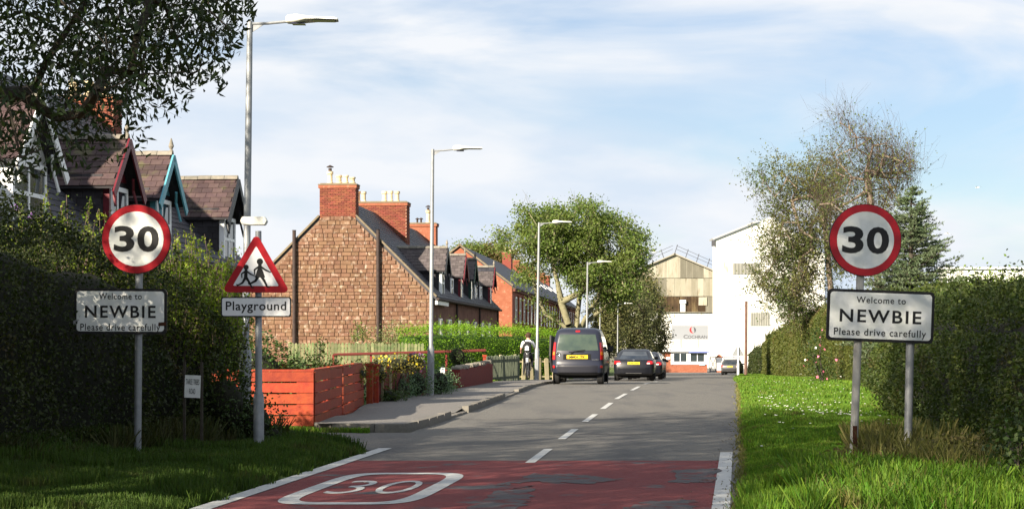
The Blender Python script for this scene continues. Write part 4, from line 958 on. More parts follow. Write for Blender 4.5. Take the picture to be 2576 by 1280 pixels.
def grow(trunk, clumps, seg=.8, wob=.08, sag=0, guides=()):
    """connect every clump to the nearest limb; returns nodes, parents, counts"""
    P = [np.array(p, float) for p in trunk]; par = [-1] + list(range(len(P) - 1)); leafn = []
    org = P[-1]; root = len(P) - 1
    for gl in guides:
        prev = root
        for q in gl: P.append(np.array(q, float)); par.append(prev); prev = len(P) - 1
    for c in sorted(clumps, key=lambda c: np.linalg.norm(np.array(c) - org)):
        c = np.array(c, float); A = np.array(P); dd = np.linalg.norm(A - c, axis=1) + .25 * np.linalg.norm(A - A[0], axis=1) * 0 + np.where(np.arange(len(A)) < len(trunk) - 2, 1.5, 0) + (4.0 * (np.arange(len(A)) < len(trunk)) if guides else 0); i = int(np.argmin(dd)); st = P[i]
        D = np.linalg.norm(c - st); k = max(1, int(D / seg)); prev = i
        for j in range(1, k + 1):
            t = j / k; p = st + (c - st) * t; p = p + RNG.normal(size=3) * wob * (1 if j < k else 0); p[2] += sag * math.sin(math.pi * t) * D
            P.append(p); par.append(prev); prev = len(P) - 1
        leafn.append(prev)
    cnt = np.ones(len(P))
    for i in range(len(P) - 1, 0, -1): cnt[par[i]] += cnt[i] * (1 if True else 0)
    return P, par, cnt, leafn
def limbs(P, par, cnt, r0, pw, rmin, trunkr=None):
    b = MB(); mxc = cnt[0]
    rad = np.maximum(rmin, r0 * (cnt / mxc) ** pw)
    for i in range(1, len(P)):
        a = par[i]; b.tube([P[a], P[i]], [rad[a] if cnt[a] < cnt[i] * 3 else rad[i] * 1.25, rad[i]], 7 if rad[i] > .04 else 4, cap=False)
    return b
def tree(name, label, base, trunk, clumps, leaf, per, spread, mleaf, mbark, r0, pw=.5, rmin=.008, droop=0, group=None, twigs=0, twig_len=.6, twig_dir=None, twig_m=None, twig_r=.006, elong=.32, cat='tree', leafkeep=None, seg=.8, wob=.08, keep=None, guides=()):
    r = empty(name, base, 0, label, cat, group); B = np.array(base)
    P, par, cnt, ln = grow([np.array(t) - B for t in trunk], [np.array(c) - B for c in clumps], seg, wob, 0, [[np.array(q) - B for q in gl] for gl in guides])
    limbs(P, par, cnt, r0, pw, rmin).build('trunk', mbark, r, smooth=60)
    C = np.array([np.array(c) - B for c in clumps]); n = len(C)
    V = []; T = []
    if twigs:
        m = n * twigs; c = np.repeat(C, twigs, 0) + RNG.normal(size=(m, 3)) * (.4 if np.ndim(spread) == 2 else spread) * .35; d = RNG.normal(size=(m, 3)); 
        if twig_dir is not None: d = d * .75 + np.array(twig_dir)
        d = unit(d) * twig_len * RNG.uniform(.4, 1.1, (m, 1)); k = RNG.normal(size=(m, 3)) * twig_len * .12
        p0, p1, p2 = c, c + d * .5 + k, c + d; q = np.array([[1, 0, 0], [-.5, .86, 0], [-.5, -.86, .3]])
        V = []
        for p, rr in ((p0, twig_r), (p1, twig_r * .7), (p2, twig_r * .35)):
            for j in range(3): V.append(p + q[j] * rr)
        V = np.stack(V, 1).reshape(-1, 3); Q = []
        for lv in range(2):
            for j in range(3): Q.append((lv * 3 + j, lv * 3 + (j + 1) % 3, lv * 3 + 3 + (j + 1) % 3, lv * 3 + 3 + j))
        Q = (np.arange(m)[:, None, None] * 9 + np.array(Q)[None]).reshape(-1, 4)
        if keep is not None:
            ok = keep(p0 + B) & keep(p2 + B); Q = Q.reshape(m, 6, 4)[ok].reshape(-1, 4)
        t = link('twigs', np_mesh('twigs', V, Q, twig_m or mbark), r); t['kind'] = 'stuff'
        tw = (p0, p1, p2)
    per_ = np.broadcast_to(np.asarray(per), (n,)); c = np.repeat(C, per_, 0); sp = np.repeat(np.asarray(spread), per_, 0) if np.ndim(spread) == 2 else np.broadcast_to(np.asarray(spread), (3,))
    L_ = c + RNG.normal(size=(len(c), 3)) * sp * .5
    if twigs and twig_dir is not None:
        idx = RNG.integers(0, len(tw[0]), len(c)); f = RNG.random((len(c), 1)); L_ = tw[0][idx] * (1 - f) + tw[2][idx] * f + RNG.normal(size=(len(c), 3)) * leaf * .45
        if leafkeep is not None: L_ = L_[leafkeep(L_ + B)]
    if keep is not None:
        ok = keep(L_ + B); lfs = np.repeat(np.broadcast_to(np.asarray(leaf), (n,)), per_)[ok]; L_ = L_[ok]
    f = link('crown', leaf_mesh('crown', L_, lfs if keep is not None else leaf, mleaf, elong, droop), r); f['kind'] = 'stuff'
    return r

tz = terr
# left hedge: lower mass and taller shrubs on top
hz_ = lambda x, y: terr(x, y) - .05
hedge('tall_hedge', 'tall dark overgrown hedge filling the left side behind the 30 sign', [(-8.6, 7, .1, 3.2), (-6.2, 13.5, .1, 3.2), (-5.3, 17.2, .1, 3.15), (-4.6, 20.2, .1, 2.75), (-4.05, 22.2, .1, 2.45), (-3.55, 23.2, .12, 1.9)], 2.2, M_lfh, lambda y: .045, 1.25, side=1, lumpy=.28, top=.10, flare=.15, shoots=9)
bush('bramble_clump', 'dark bramble and long grass at the foot of the hedge end, by the Playground post', [(-3.3, 22.9, .45, .42, .5, .5), (-3.02, 22.75, .25, .22, .4, .28), (-3.65, 22.7, .7, .5, .5, .65)], M_lfr, .045, 1.0)
for (pxx, pyy, Y, rx, lab) in ((480, 600, 23.6, .45, 'tall yellow green shrub shoots right of the left 30 sign'), (420, 650, 22.8, .5, 'leafy bramble shoots directly behind the edge of the left 30 sign'), (560, 680, 23.9, .38, 'wispy yellow green shoots under the black dormer'), (235, 560, 22.8, .6, 'sunlit hedge top shoots below the maroon dormer'), (60, 520, 22.5, .65, 'sunlit shrub top with purple flowers at the far left'), (160, 500, 22.2, .6, 'sunlit leafy shoots between the purple flowers and the left 30 sign'), (525, 640, 23.2, .4, 'green shoots just left of the Playground sign')):
    c = at(pxx, pyy, Y); gz_ = terr(c.x, Y)
    r = empty('shrub', (c.x, Y, gz_), 0, lab, 'shrub', 'shrubs standing up out of the left hedge'); b = MB(); LP = []
    for k in range(42):
        a = random.uniform(0, 6.28); q = random.random() ** .5 * rx * 1.25; top_ = Vector((q * math.cos(a) * 1.1, q * math.sin(a), c.z - gz_ + random.uniform(-.45, .30) - q * .5)); bs = Vector((top_.x * .4, top_.y * .4, top_.z * .45))
        mid = (bs + top_) / 2 + Vector((random.uniform(-.08, .08), 0, 0)); b.tube([bs, mid, top_], [.008, .006, .003], 4)
        for j in range(90):
            t = random.random() ** .8; p = bs.lerp(top_, t) + Vector((random.gauss(0, 1), random.gauss(0, 1), random.gauss(0, .8))) * (.10 * (1.15 - t)); LP.append(p)
    b.tube([(0, 0, 0), (0, 0, (c.z - gz_) * .6)], [.03, .02], 6); b.build('stem', M_twig, r)
    f = link('foliage', leaf_mesh('foliage', LP, .043, mat('shrub_leaves', (.15, .24, .02), (.23, .28, .03), 2, .55, rand=.4, trans=.4)), r); f['kind'] = 'stuff'  # leaf colour brightened to give the hedge its sunlit top
    if pxx == 60:
        for (fx_, fy_) in ((115, 548), (45, 520)):
            P = np.array(at(fx_ * .67 + 10, fy_, Y - .3)) - np.array(r.location) + RNG.normal(size=(26, 3)) * .035; f = link('flower_spike', leaf_mesh('flower_spike', P, .03, M_purp, .5), r); f['kind'] = 'stuff'

# big tree whose boughs hang in at the upper left
def spix(poly_pts, n, y0, y1):
    xs = [p[0] for p in poly_pts]; ys = [p[1] for p in poly_pts]; o = []
    while len(o) < n:
        x, y = random.uniform(min(xs), max(xs)), random.uniform(min(ys), max(ys)); ins = False
        for (ax, ay), (bx, by) in zip(poly_pts, poly_pts[1:] + poly_pts[:1]):
            if (ay > y) != (by > y) and x < (bx - ax) * (y - ay) / (by - ay) + ax: ins = not ins
        if ins: o.append(tuple(at(x, y, random.uniform(y0, y1))))
    return o
random.seed(21)
CL = spix([(-350, -250), (330, -250), (330, 90), (250, 200), (200, 300), (-350, 300)], 118, 10.5, 13.5) + spix([(300, -200), (600, -160), (598, 70), (560, 90), (500, 150), (430, 150), (340, 110)], 33, 11, 12.6) + \
     spix([(200, 200), (330, 130), (400, 160), (340, 220), (260, 260), (200, 260)], 12, 11.2, 12.6) + spix([(-100, 310), (180, 290), (190, 400), (100, 450), (-100, 440)], 8, 10.8, 13) + spix([(440, 130), (520, 140), (500, 195), (450, 185)], 5, 11.6, 12.2)
upper = []
for k in range(900):
    x, y, z = random.uniform(-14, -3.3), random.uniform(-3, 20), random.uniform(3.6, 14.0)
    if ((x + 8.4) / 4.6) ** 2 + ((y - 7.5) / 8.5) ** 2 + ((z - 7.6) / 6.0) ** 2 > 1 and ((x + 9.4) / 3.2) ** 2 + ((y - 16.2) / 3.0) ** 2 + ((z - 8.3) / 1.7) ** 2 > 1: continue
    if x > -.286 * y - .8 and z < EYE + .191 * y + .9: continue
    t_ = (x + 2.95) / sdir.x; q_ = Vector((0, y, z)) - sdir * t_
    if abs(q_.y - 20.8) < 1.3 and abs(q_.z - 2.75) < .6: continue            # gap cut in the crown so sun reaches the Playground sign
    t_ = (x - 3.4) / sdir.x; q_ = Vector((0, y, z)) - sdir * t_
    if abs(q_.y - 14.6) < 1.0 and abs(q_.z) < .9: continue  # second gap, cut to let sun onto the lower right grass
    upper.append((x, y, z))
def infr(P):                        # leaves of the high crown never hang lower than the boughs in view
    x = P[:, 0] / np.maximum(P[:, 1], .5) * F + CX; y = HZ - (P[:, 2] - EYE) / np.maximum(P[:, 1], .5) * F
    return ~((P[:, 1] > 1) & (x > -30) & (y > -40) & (y < 1400) & ((y > 470 - .2 * x) | (x > 640) | (y > np.interp(x, [0, 330, 420, 520, 600, 640], [540, 450, 300, 235, 150, 70]) + 30 * np.sin(x / 17) + 20 * np.sin(x / 7.3))))
TR = [(-7.6, 9.5, -.1), (-7.5, 9.6, 1.2), (-7.2, 9.9, 2.3), (-6.7, 10.3, 3.1)]
tree('overhanging_tree', 'big dark leafy tree whose boughs hang into the upper left corner', (-7.6, 9.5, .0), TR, CL + upper, [.064] * len(CL) + [.19] * len(upper), [100] * len(CL) + [150] * len(upper), [(.42, .5, .42)] * len(CL) + [(1.1, 1.1, .9)] * len(upper), M_lfd, M_bark, .24, .62, .005, droop=.9, twigs=5, twig_len=.35, twig_m=M_bark, twig_r=.004, elong=.17, keep=infr, wob=.05, seg=.5)
# garden behind the red boards
bush('garden_shrub', 'dark leafy shrub between the Playground posts and the gable', [(-4.2, 29.5, .95, .8, .7, .75), (-3.65, 30, .7, .5, .6, .55), (-5.2, 30, 1.3, .9, .8, .9)], M_lfc, .06, 1.9)
bush('garden_shrub', 'loose rose bush with bare shoots left of the first downpipe', [(-3.75, 33, 1.05, .45, .4, .35), (-3.55, 33.3, 1.35, .14, .14, .3), (-3.35, 33.1, .95, .35, .35, .35), (-3.9, 33, .85, .5, .4, .35)], M_lfr, .06, .8, core=False)
bush('garden_shrub', 'low olive shrub behind the board fence', [(-3.25, 36, .85, .6, .6, .3), (-2.9, 38, .8, .5, .6, .28)], mat('olive_leaves', (.12, .12, .02), (.18, .15, .03), 3, .6, rand=.3, trans=.3), .05, .8)
bush('flowering_bush', 'bush of yellow and brown flowers over the dark red panels', [(-2.55, 40, 1.0, .55, .6, .26), (-2.3, 42.0, 1.02, .35, .5, .22), (-3.0, 39, .95, .4, .4, .26)], mat('bronze_leaves', (.15, .12, .02), (.10, .10, .02), 3, .6, rand=.3, trans=.3), .05, .8, extra=[(M_yel, 70, .055, 'flowers')])
bush('flowering_bush', 'small bush with purple and pink flowers near the first street lamp base', [(-2.35, 43.5, 1.0, .25, .4, .25)], M_lfr, .05, .8, extra=[(M_pink, 30, .07, 'flowers'), (M_purp, 40, .07, 'purple_flowers')])
for i, (px_, Y, rx, rz, lab) in enumerate(((975, 38.5, .45, .28, 'low dark bush beside the orange posts at the pavement edge'), (1003, 41.0, .45, .42, 'grey green bush, second along the panel fence'), (1045, 42.6, .50, .52, 'large grey green bush left of the street lamp base'), (1105, 45.5, .45, .50, 'grey green bush right of the street lamp base'), (1122, 48.0, .40, .40, 'grey green bush against the end of the low red wall'))):
    c = atx(px_, Y); bush('verge_bush', lab, [(c, Y, tz(c, Y) + rz * .75, rx, .8, rz), (c - .25, Y + .8, tz(c, Y) + rz * .6, rx, .7, rz * .8)], M_lfg if i else M_lfr, .05, .9, group='low bushes along the panel fence')
bush('round_bush', 'dark rounded bush behind the low red wall', [(atx(1150, 55), 55, 1.05, .46, .5, .52), (atx(1162, 55), 55.3, .8, .5, .5, .4)], M_lfc, .05, 1.0)
for (a, Y, rx, rz, zc, lab, m_) in ((905, 69, .38, .45, 1.95, 'light green shrub against the gable, left of its second downpipe', M_lfa), (985, 69.5, .95, .6, 1.75, 'broad loose shrub at the gable right of the second downpipe', mat('gable_shrub_leaves', (.16, .20, .07), (.22, .24, .11), 3, .6, rand=.4, trans=.3)), (1035, 68.5, .5, .42, 1.6, 'low shrub between the gable and the clipped hedge', M_lfw), (1316, 98, .95, 1.35, .8, 'dark pointed conifer above the clipped hedge', M_lfc)):
    c = atx(a, Y); bl = [(c, Y, zc, rx, rx, rz), (c + rx * .5, Y, zc - rz * .5, rx * .8, rx, rz * .7), (c - rx * .5, Y + .3, zc - rz * .6, rx * .8, rx, rz * .6)]
    if rz > 1: bl = [(c, Y, 1.7, .55, .6, .75), (c + .1, Y, 1.1, .9, .9, .6), (c + .2, Y, .4, 1.6, 1.2, .7), (c + 1.9, Y, .3, 1.2, .9, .5)]
    bush('garden_shrub', lab, bl, m_, .07, .55 if rz < 1 else .9, core=rz > 1)
hedge('clipped_hedge', 'bright green clipped hedge behind the cyclist and the picket fence', [(-3.35, 67.2, 0, 2.03), (-1.6, 69, 0, 2.08), (1.7, 72.6, -.1, 1.98), (2.6, 74, -.1, 1.9)], 1.5, M_lfb, .055, 1.3, lumpy=.10, top=.07, core=mat('green_core', (.04, .09, .01), rough=.9))
# right hedge
RH = [(3.0, 8, 0), (3.9, 12, 0), (4.75, 15.5, 0), (4.85, 17.5, 0), (5.0, 19.5, 0), (5.6, 23.6, 0), (6.5, 31, 0), (8.0, 39, 0), (10.9, 57, 0)]
hedge('right_hedge', 'tall mixed hedge behind the right sign, dark near the camera', [(x + .25, y, tz(x, y), t) for (x, y, _), t in zip(RH, (1.75, 1.8, 1.9, 1.92, 1.95, 1.98, 2.15, 2.4, 2.85))], 2.4, mat('right_hedge_leaves', (.034, .060, .012), (.080, .105, .020), .9, .6, rand=.4, trans=.3, c3=(.10, .07, .03), s3=.8, t3=(.6, .7)), lambda y: .045 if y < 22 else .045 + (y - 22) * .0012, 1.2, side=-1, lumpy=.42, top=.09, shoots=9)
hedge('olive_hedge', 'long olive trimmed hedge running towards the grey car on the right', [(10.6, 55.2, -.05, 2.95), (11.6, 66, -.1, 2.95), (13.4, 84, -.4, 2.75), (16.3, 112, -.9, 2.1), (19.9, 142, -1.3, 1.75)], 2.4, M_lfo, lambda y: .06 + (y - 55) * .0011, 1.3, side=-1, lumpy=.14, top=.08, shoots=2)
hedge('far_hedge', 'far dark end of the right hedge behind the grey car', [(20.6, 148, -1.4, .9), (22.6, 170, -1.8, .8), (24.5, 184, -2.1, .7)], 3, M_lfh, .16, 1.3, side=-1, lumpy=.2)
hedge('hedge_top_shrubs', 'bright green shrubs standing above the right hedge between sign and spruce', [(9.2, 36, 1.2, 2.35), (10.4, 42, 1.2, 2.75), (12.6, 56, 1.2, 3.1)], 3, mat('bright_shrub_leaves', (.12, .20, .02), (.17, .24, .03), 1, .6, rand=.35, trans=.35), .075, .75, cat='shrubs', side=-1, lumpy=.4, top=.1, shoots=7)
hedge('bramble_bank', 'dark bushy bank at the right edge above the near hedge', [(5.9, 19, 1.0, 1.75), (6.6, 22.5, 1.1, 1.85), (7.4, 27, 1.1, 2.0)], 3, M_lfr, .06, .7, cat='shrubs', side=-1, lumpy=.3, top=.08, shoots=5)
bush('flower_bush', 'tall bush with pink flowers in the grass before the olive hedge', [(10.1, 58, .55, .75, .8, .6), (9.75, 58, 1.15, .4, .5, .5), (9.95, 58.4, 1.7, .32, .4, .45)], M_lfr, .06, .55, extra=[(M_pink, 24, .09, 'flowers'), (M_wflow, 10, .08, 'white_flowers')], core=False)
bush('weed_clump', 'tangle of dead weeds and brambles around the feet of the right sign', [(3.55, 18.6, .22, .35, .5, .22), (4.0, 18.3, .25, .5, .6, .26), (4.5, 18.0, .3, .5, .7, .32), (3.7, 17.3, .12, .5, .5, .12)], mat('weed_leaves', (.10, .11, .03), (.15, .12, .05), 4, .8, rand=.4, trans=.2), .05, .9, core=False)
bush('nettle_clump', 'light green nettles and docks at the lower right corner', [(4.45, 15.6, .45, .30, .5, .45), (4.15, 14.9, .22, .3, .4, .25), (4.7, 16.6, .5, .3, .5, .5)], M_lfr, .05, .8, core=False)

# ash tree on the left pavement
random.seed(8)
AY = 106.0; bz = road_z(AY)
def blobs_clumps(spec, Y, n, dy):
    o = []
    for (cx_, cy_, rx, ry, k) in spec:
        for _ in range(int(n * k)):
            a = random.uniform(0, 6.28); q = random.uniform(.25, 1) ** .6; o.append(tuple(at(cx_ + rx * q * math.cos(a), cy_ + ry * q * math.sin(a), Y + random.uniform(-dy, dy))))
    return o
cl_ = blobs_clumps([(1450, 570, 85, 50, 1.5), (1540, 620, 70, 75, 1.7), (1355, 595, 50, 42, .75), (1320, 592, 50, 25, .22), (1395, 650, 70, 38, .8), (1490, 675, 80, 45, 1.1), (1585, 690, 38, 45, .7), (1285, 615, 35, 18, .16), (1450, 640, 80, 60, 1.1), (1400, 548, 60, 18, .5), (1475, 518, 28, 14, .22), (1335, 540, 26, 16, .2), (1590, 600, 28, 25, .28), (1612, 645, 18, 20, .2), (1560, 740, 38, 28, .42), (1335, 695, 28, 22, .25), (1500, 735, 40, 18, .25), (1270, 592, 18, 12, .1)], AY, 23, 2.8)
x0 = atx(1447, AY)
tree('ash_tree', 'large spreading pollarded ash tree with pale limbs beside the parked van', (x0, AY, bz), [(x0, AY, bz - .2), (x0, AY, bz + 1.5), (x0 + .1, AY, EYE - .3), (x0 + .1, AY, EYE + .4)], cl_ + [tuple(at(1385, 800, AY)), tuple(at(1355, 760, AY)), tuple(at(1520, 770, AY))],
     .15, 210, (.78, .9, .55), M_lfa, M_ashb, .34, .5, .03, twigs=6, twig_len=1.1, twig_r=.014, seg=1.2, wob=.10, guides=[[tuple(at(a, b, AY + d)) for a, b in gl] for d, gl in ((0, [(1405, 810), (1372, 790), (1352, 745), (1342, 705), (1335, 670)]), (-1, [(1430, 815), (1412, 760), (1402, 710), (1388, 650), (1380, 610)]), (1, [(1452, 800), (1458, 740), (1466, 680), (1462, 620)]), (0, [(1472, 800), (1502, 755), (1518, 700), (1535, 640)]), (1.5, [(1480, 805), (1525, 770), (1556, 735), (1570, 700)]))])
bush('ivy_clump', 'ivy around the foot of the ash tree behind the van', [(x0, AY - .3, .6, .75, .7, 1.1), (x0 - .3, AY - .2, 1.3, .6, .6, .8)], M_lfb, .13, .7)
# darker willows and scrub in front of the factory
def farTree(name, label, Y, spec, n, leaf, per, spread, m_, bark, bx, r0=.3, group=None, droop=0, twigs=3, dy=2.5, tl=1.0):
    z = terr(atx(bx, Y), Y); x0 = atx(bx, Y); cl = blobs_clumps(spec, Y, n, dy); top = min(p[1] for p in spec)
    tree(name, label, (x0, Y, z), [(x0, Y, z - .3), (x0, Y, z + 1.2), (x0 + .1, Y, z + 2.2)], cl, leaf, per, spread, m_, bark, r0, .45, .02, twigs=twigs, twig_len=tl, twig_r=.02, group=group, droop=droop, seg=1.5)
g_ = 'willows before the factory'
farTree('willow_tree', 'golden green willow just right of the ash trunk', 160, [(1530, 800, 40, 45, 1.6), (1520, 850, 35, 40, 1.0), (1555, 750, 30, 30, .7)], 26, .20, 150, (1.0, 1.2, 1.3), M_lfw, M_bark, 1525, .3, g_, droop=.8)
farTree('willow_tree', 'dark willow above the parked dark saloons', 172, [(1590, 800, 40, 60, 1.8), (1600, 860, 40, 45, 1.2), (1570, 740, 30, 25, .4)], 26, .20, 150, (1.0, 1.2, 1.4), mat('dark_willow_leaves', (.07, .085, .03), (.11, .11, .045), .4, .6, rand=.35, trans=.25), M_bark, 1596, .35, g_, droop=.8)
farTree('willow_tree', 'rightmost drooping willow against the factory wall', 180, [(1640, 790, 34, 55, 1.5), (1650, 850, 26, 45, .9), (1620, 730, 25, 20, .5)], 26, .20, 120, (.9, 1.1, 1.5), M_lfw, M_bark, 1640, .3, g_, droop=.8)
farTree('scrub_tree', 'reddish brown scrubby tree at the left foot of the factory gable', 190, [(1595, 715, 35, 22, 1.3), (1570, 735, 30, 22, .6)], 22, .2, 90, (1.2, 1.2, .8), mat('brown_leaves', (.13, .09, .045), (.16, .12, .06), .5, .7, rand=.3, trans=.2), M_bark, 1600, .25, None)
farTree('distant_tree', 'green distant tree behind the brick gable, left of centre', 215, [(1190, 640, 40, 22, 1.5), (1165, 650, 35, 20, .9)], 26, .26, 130, (1.5, 1.5, .9), M_lfa, M_bark, 1185, .3, 'distant trees behind the terrace roofs')
farTree('distant_tree', 'brownish distant tree between the sandstone chimneys and the ash', 215, [(1250, 652, 38, 28, 2.0), (1225, 640, 30, 20, .8)], 26, .26, 130, (1.5, 1.5, .9), mat('autumn_leaves', (.13, .10, .035), (.17, .13, .05), .5, .7, rand=.3, trans=.25), M_bark, 1250, .3, 'distant trees behind the terrace roofs')
# birches on the right
random.seed(31); BYY = 66.0; wd = (-.45, 0, .55)
def birch(label, Y, stems, spec, n, per, tl, leafkeep=None, r0=.09, tpc=34):
    x0, z0 = stems[0][0]; b0 = at(x0, z0, Y); z = terr(b0.x, Y)
    trunk = [(b0.x, Y, z - .2)] + [tuple(at(a, b, Y)) for a, b in stems[0]]
    cl = blobs_clumps(spec, Y, n, 1.6)
    for st in stems[1:]: cl += [tuple(at(a, b, Y)) for a, b in st]
    tree('birch_tree', label, (b0.x, Y, z), trunk, cl, .085, per, .75, M_lfbi, M_birch, r0, .42, .009, twigs=tpc, twig_len=tl, twig_dir=wd, twig_m=M_twig, twig_r=.0055, group='birches above the right hedge', seg=.5, wob=.05, leafkeep=leafkeep)
rk = lambda P: RNG.random(len(P)) < np.clip(1.25 - (P[:, 2] - 3.9) * .17, .10, 1)
birch('tall wind blown birch with bare grey twigs behind the right 30 sign', BYY, [[(2215, 760), (2200, 640), (2195, 560), (2186, 480), (2180, 430)], [(2250, 560), (2262, 470), (2260, 420)], [(2140, 600), (2110, 520)]],
      [(2170, 410, 80, 75, 1.2), (2240, 400, 60, 55, 1.0), (2150, 520, 95, 50, 1.3), (2265, 460, 45, 60, .8), (2110, 330, 40, 35, .25), (2200, 620, 100, 45, 1.0)], 24, 80, 1.25, rk, tpc=24, r0=.13)
birch('leafy birch with two pale stems standing left of the right 30 sign', BYY + 9, [[(2100, 860), (2090, 740), (2082, 640), (2075, 560), (2070, 480)], [(2010, 820), (2005, 700), (1990, 600)], [(2040, 650), (1990, 520)]],
      [(2030, 520, 90, 60, 1.4), (1985, 620, 75, 45, 1.0), (1970, 720, 80, 35, .9), (2060, 650, 80, 60, 1.4), (2050, 760, 80, 50, .9), (1950, 450, 40, 40, .3), (2080, 440, 60, 60, .8)], 30, 200, 1.1, lambda P: RNG.random(len(P)) < .95, tpc=18, r0=.12)
birch('small bushy birch low beside the olive hedge', BYY + 39, [[(1990, 850), (1985, 790), (1980, 740)]], [(1975, 770, 50, 35, 1.0), (2020, 800, 40, 25, .8)], 22, 90, .6, lambda P: RNG.random(len(P)) < .7, .06)
# spruce
sp = Vector((atx(2292, 46), 46, tz(10, 46))); spr = empty('spruce_tree', sp, 0, 'blue green spruce rising behind the right 30 sign', 'tree')
topz = EYE + (HZ - 470) / F * 46 - sp.z; b = MB(); b.tube([(0, 0, -.2), (0, 0, topz * .6), (0, 0, topz)], [.12, .07, .012], 8); b.build('trunk', M_bark, spr)
br = MB(); NP = []; ND = []; random.seed(4); z = .8
while z < topz - .05:
    f = 1 - z / topz; k = 7 if f > .3 else 5; Lb = 2.25 * (f ** .78) + .10
    for i in range(k):
        a = random.uniform(0, 6.28); l_ = Lb * random.uniform(.65, 1.15)
        if math.cos(a) > .8 and 1.6 < z < 2.2: l_ *= 1.4
        d = Vector((math.cos(a), math.sin(a), 0)); pts = [Vector((0, 0, z)) + d * l_ * t + Vector((0, 0, l_ * (-.10 * math.sin(t * 3.1) + .28 * t * t))) for t in (0, .35, .7, 1)]
        br.tube(pts, [.018, .013, .009, .004], 4, cap=False)
        side_ = Vector((-d.y, d.x, 0))
        sprs = [(pts[0].lerp(pts[3], .0), pts[3], 1)]
        for t in (.25, .4, .55, .7, .85):
            for s_ in (-1, 1):
                p = pts[0].lerp(pts[3], t); p.z = pts[1].z if t < .5 else pts[2].z; q = p + (d * .55 + side_ * s_ * .8 + Vector((0, 0, .12))) * l_ * (1 - t) * .55; sprs.append((p, q, .7)); br.tube([p, q], [.007, .003], 3, cap=False)
        for p, q, w_ in sprs:
            ln_ = (q - p).length; dd = (q - p).normalized()
            for _ in range(int(ln_ * 85)):
                t = random.random(); NP.append(p.lerp(q, t)); ND.append(dd * .8 + Vector((random.gauss(0, 1), random.gauss(0, 1), random.gauss(0, 1) + .3)) * .55)
    z += random.uniform(.10, .17) * (1 if f > .4 else .9)
br.build('branches', M_bark, spr)
f = link('needles', leaf_mesh('needles', np.array(NP) + np.array([v[:] for v in ND]) * .03, .085, M_lfp, .13, bias=np.array([v[:] for v in ND]) * 2), spr); f['kind'] = 'stuff'

# ------------------------------------------------------------------ grass
def blades(name, n, fx, hgt, m, label=None, wmul=1.0, lean=.5):
    P = np.array(fx(n)); n = len(P); P = P[:, :3]
    h = hgt(P) * RNG.uniform(.5, 1.35, n); w = np.maximum(.0035, .0011 * P[:, 1] / 3.0) * wmul * (1 + h * 2); a = RNG.uniform(0, 2 * np.pi, n); l_ = RNG.uniform(0, 1, n) * lean * h; la = RNG.uniform(0, 2 * np.pi, n)
    dx = np.stack([np.cos(a), np.sin(a), np.zeros(n)], 1) * w[:, None]; ld = np.stack([np.cos(la) * l_, np.sin(la) * l_, np.zeros(n)], 1); up = np.stack([np.zeros(n), np.zeros(n), h], 1)
    V = np.stack([P - dx, P + dx, P + dx * .7 + ld * .4 + up * .6, P - dx * .7 + ld * .4 + up * .6, P + ld + up * .98], 1)
    V4 = V[:, [0, 1, 2, 3]]; 
    V4[:, 2] = P + dx * .25 + ld + up; V4[:, 3] = P - dx * .25 + ld + up * .97
    o = link(name, np_mesh(name, V4.reshape(-1, 3), np.arange(4 * n).reshape(n, 4), m)); tag(o, label, None, None, 'stuff'); return o
TX = np.vectorize(terr); XR = np.vectorize(xr); XLv = np.vectorize(xl)
def rverge(y0, y1, wid):
    def f(n):
        y = 1 / RNG.uniform(1 / y1, 1 / y0, n); e = XR(y) + .02 * np.sin(y * 5) + .03 * np.sin(y * 13); x = e + RNG.random(n) * wid(y); return np.stack([x, y, TX(x, y) - .005], 1)
    return f
rw_ = lambda y: np.interp(y, [10, 16, 20, 31, 39, 57, 84, 140], [2.6, 2.8, 2.3, 2.7, 3.2, 3.9, 3.2, 2.6])
blades('verge_grass', 230000, rverge(12.5, 70, rw_), lambda P: np.full(len(P), .055) + .03 * (lump(P, 2.0) > .2) + .10 * (P[:, 1] < 15.8) * (lump(P, 3.1, 2) > -.1), M_grass, 'bright mown grass verge on the right')
blades('far_verge_grass', 30000, rverge(70, 150, rw_), lambda P: np.full(len(P), .10), M_grass, 'far part of the right grass verge', 1.5)
def longg(n):
    y = RNG.uniform(15.8, 20.5, n); x = XR(y) + np.interp(y, [15.8, 18, 20.5], [1.1, .85, 1.3]) + RNG.exponential(.5, n); return np.stack([x, y, TX(x, y)], 1)[x < 5.2]
blades('long_grass', 9000, longg, lambda P: .16 + .16 * (lump(P, 3, 1) > .1) * np.ones(len(P)), M_grassd, 'long dry grass at the feet of the right sign', 1.0, .8)
def nearr(n):
    y = RNG.uniform(12.5, 17.0, n); x = XR(y) + .45 + RNG.random(n) * 2.4; return np.stack([x, y, TX(x, y)], 1)
blades('tall_verge_grass', 14000, nearr, lambda P: .12 + .10 * (lump(P, 3.5, 3) > 0) * np.ones(len(P)), M_grass, 'longer tufty grass at the bottom right', 1.2, .9)
blades('dead_grass', 5000, nearr, lambda P: .09 + .08 * (lump(P, 4.5, 1) > .1) * np.ones(len(P)), M_grassd, 'dead brown stalks in the grass at the bottom right', 1.1, 1.2)
def lverge(n):
    y = 1 / RNG.uniform(1 / 23.5, 1 / 12.5, n); e = XLv(y) - .04 - .05 * np.sin(y * 4) - .06 * np.sin(y * 11) - 0; x = e - RNG.random(n) * 3.4; return np.stack([x, y, TX(x, y) - .005], 1)[x < -3.2 + (23.62 - y) * 1.233 + .03 * np.sin(x * 9)]
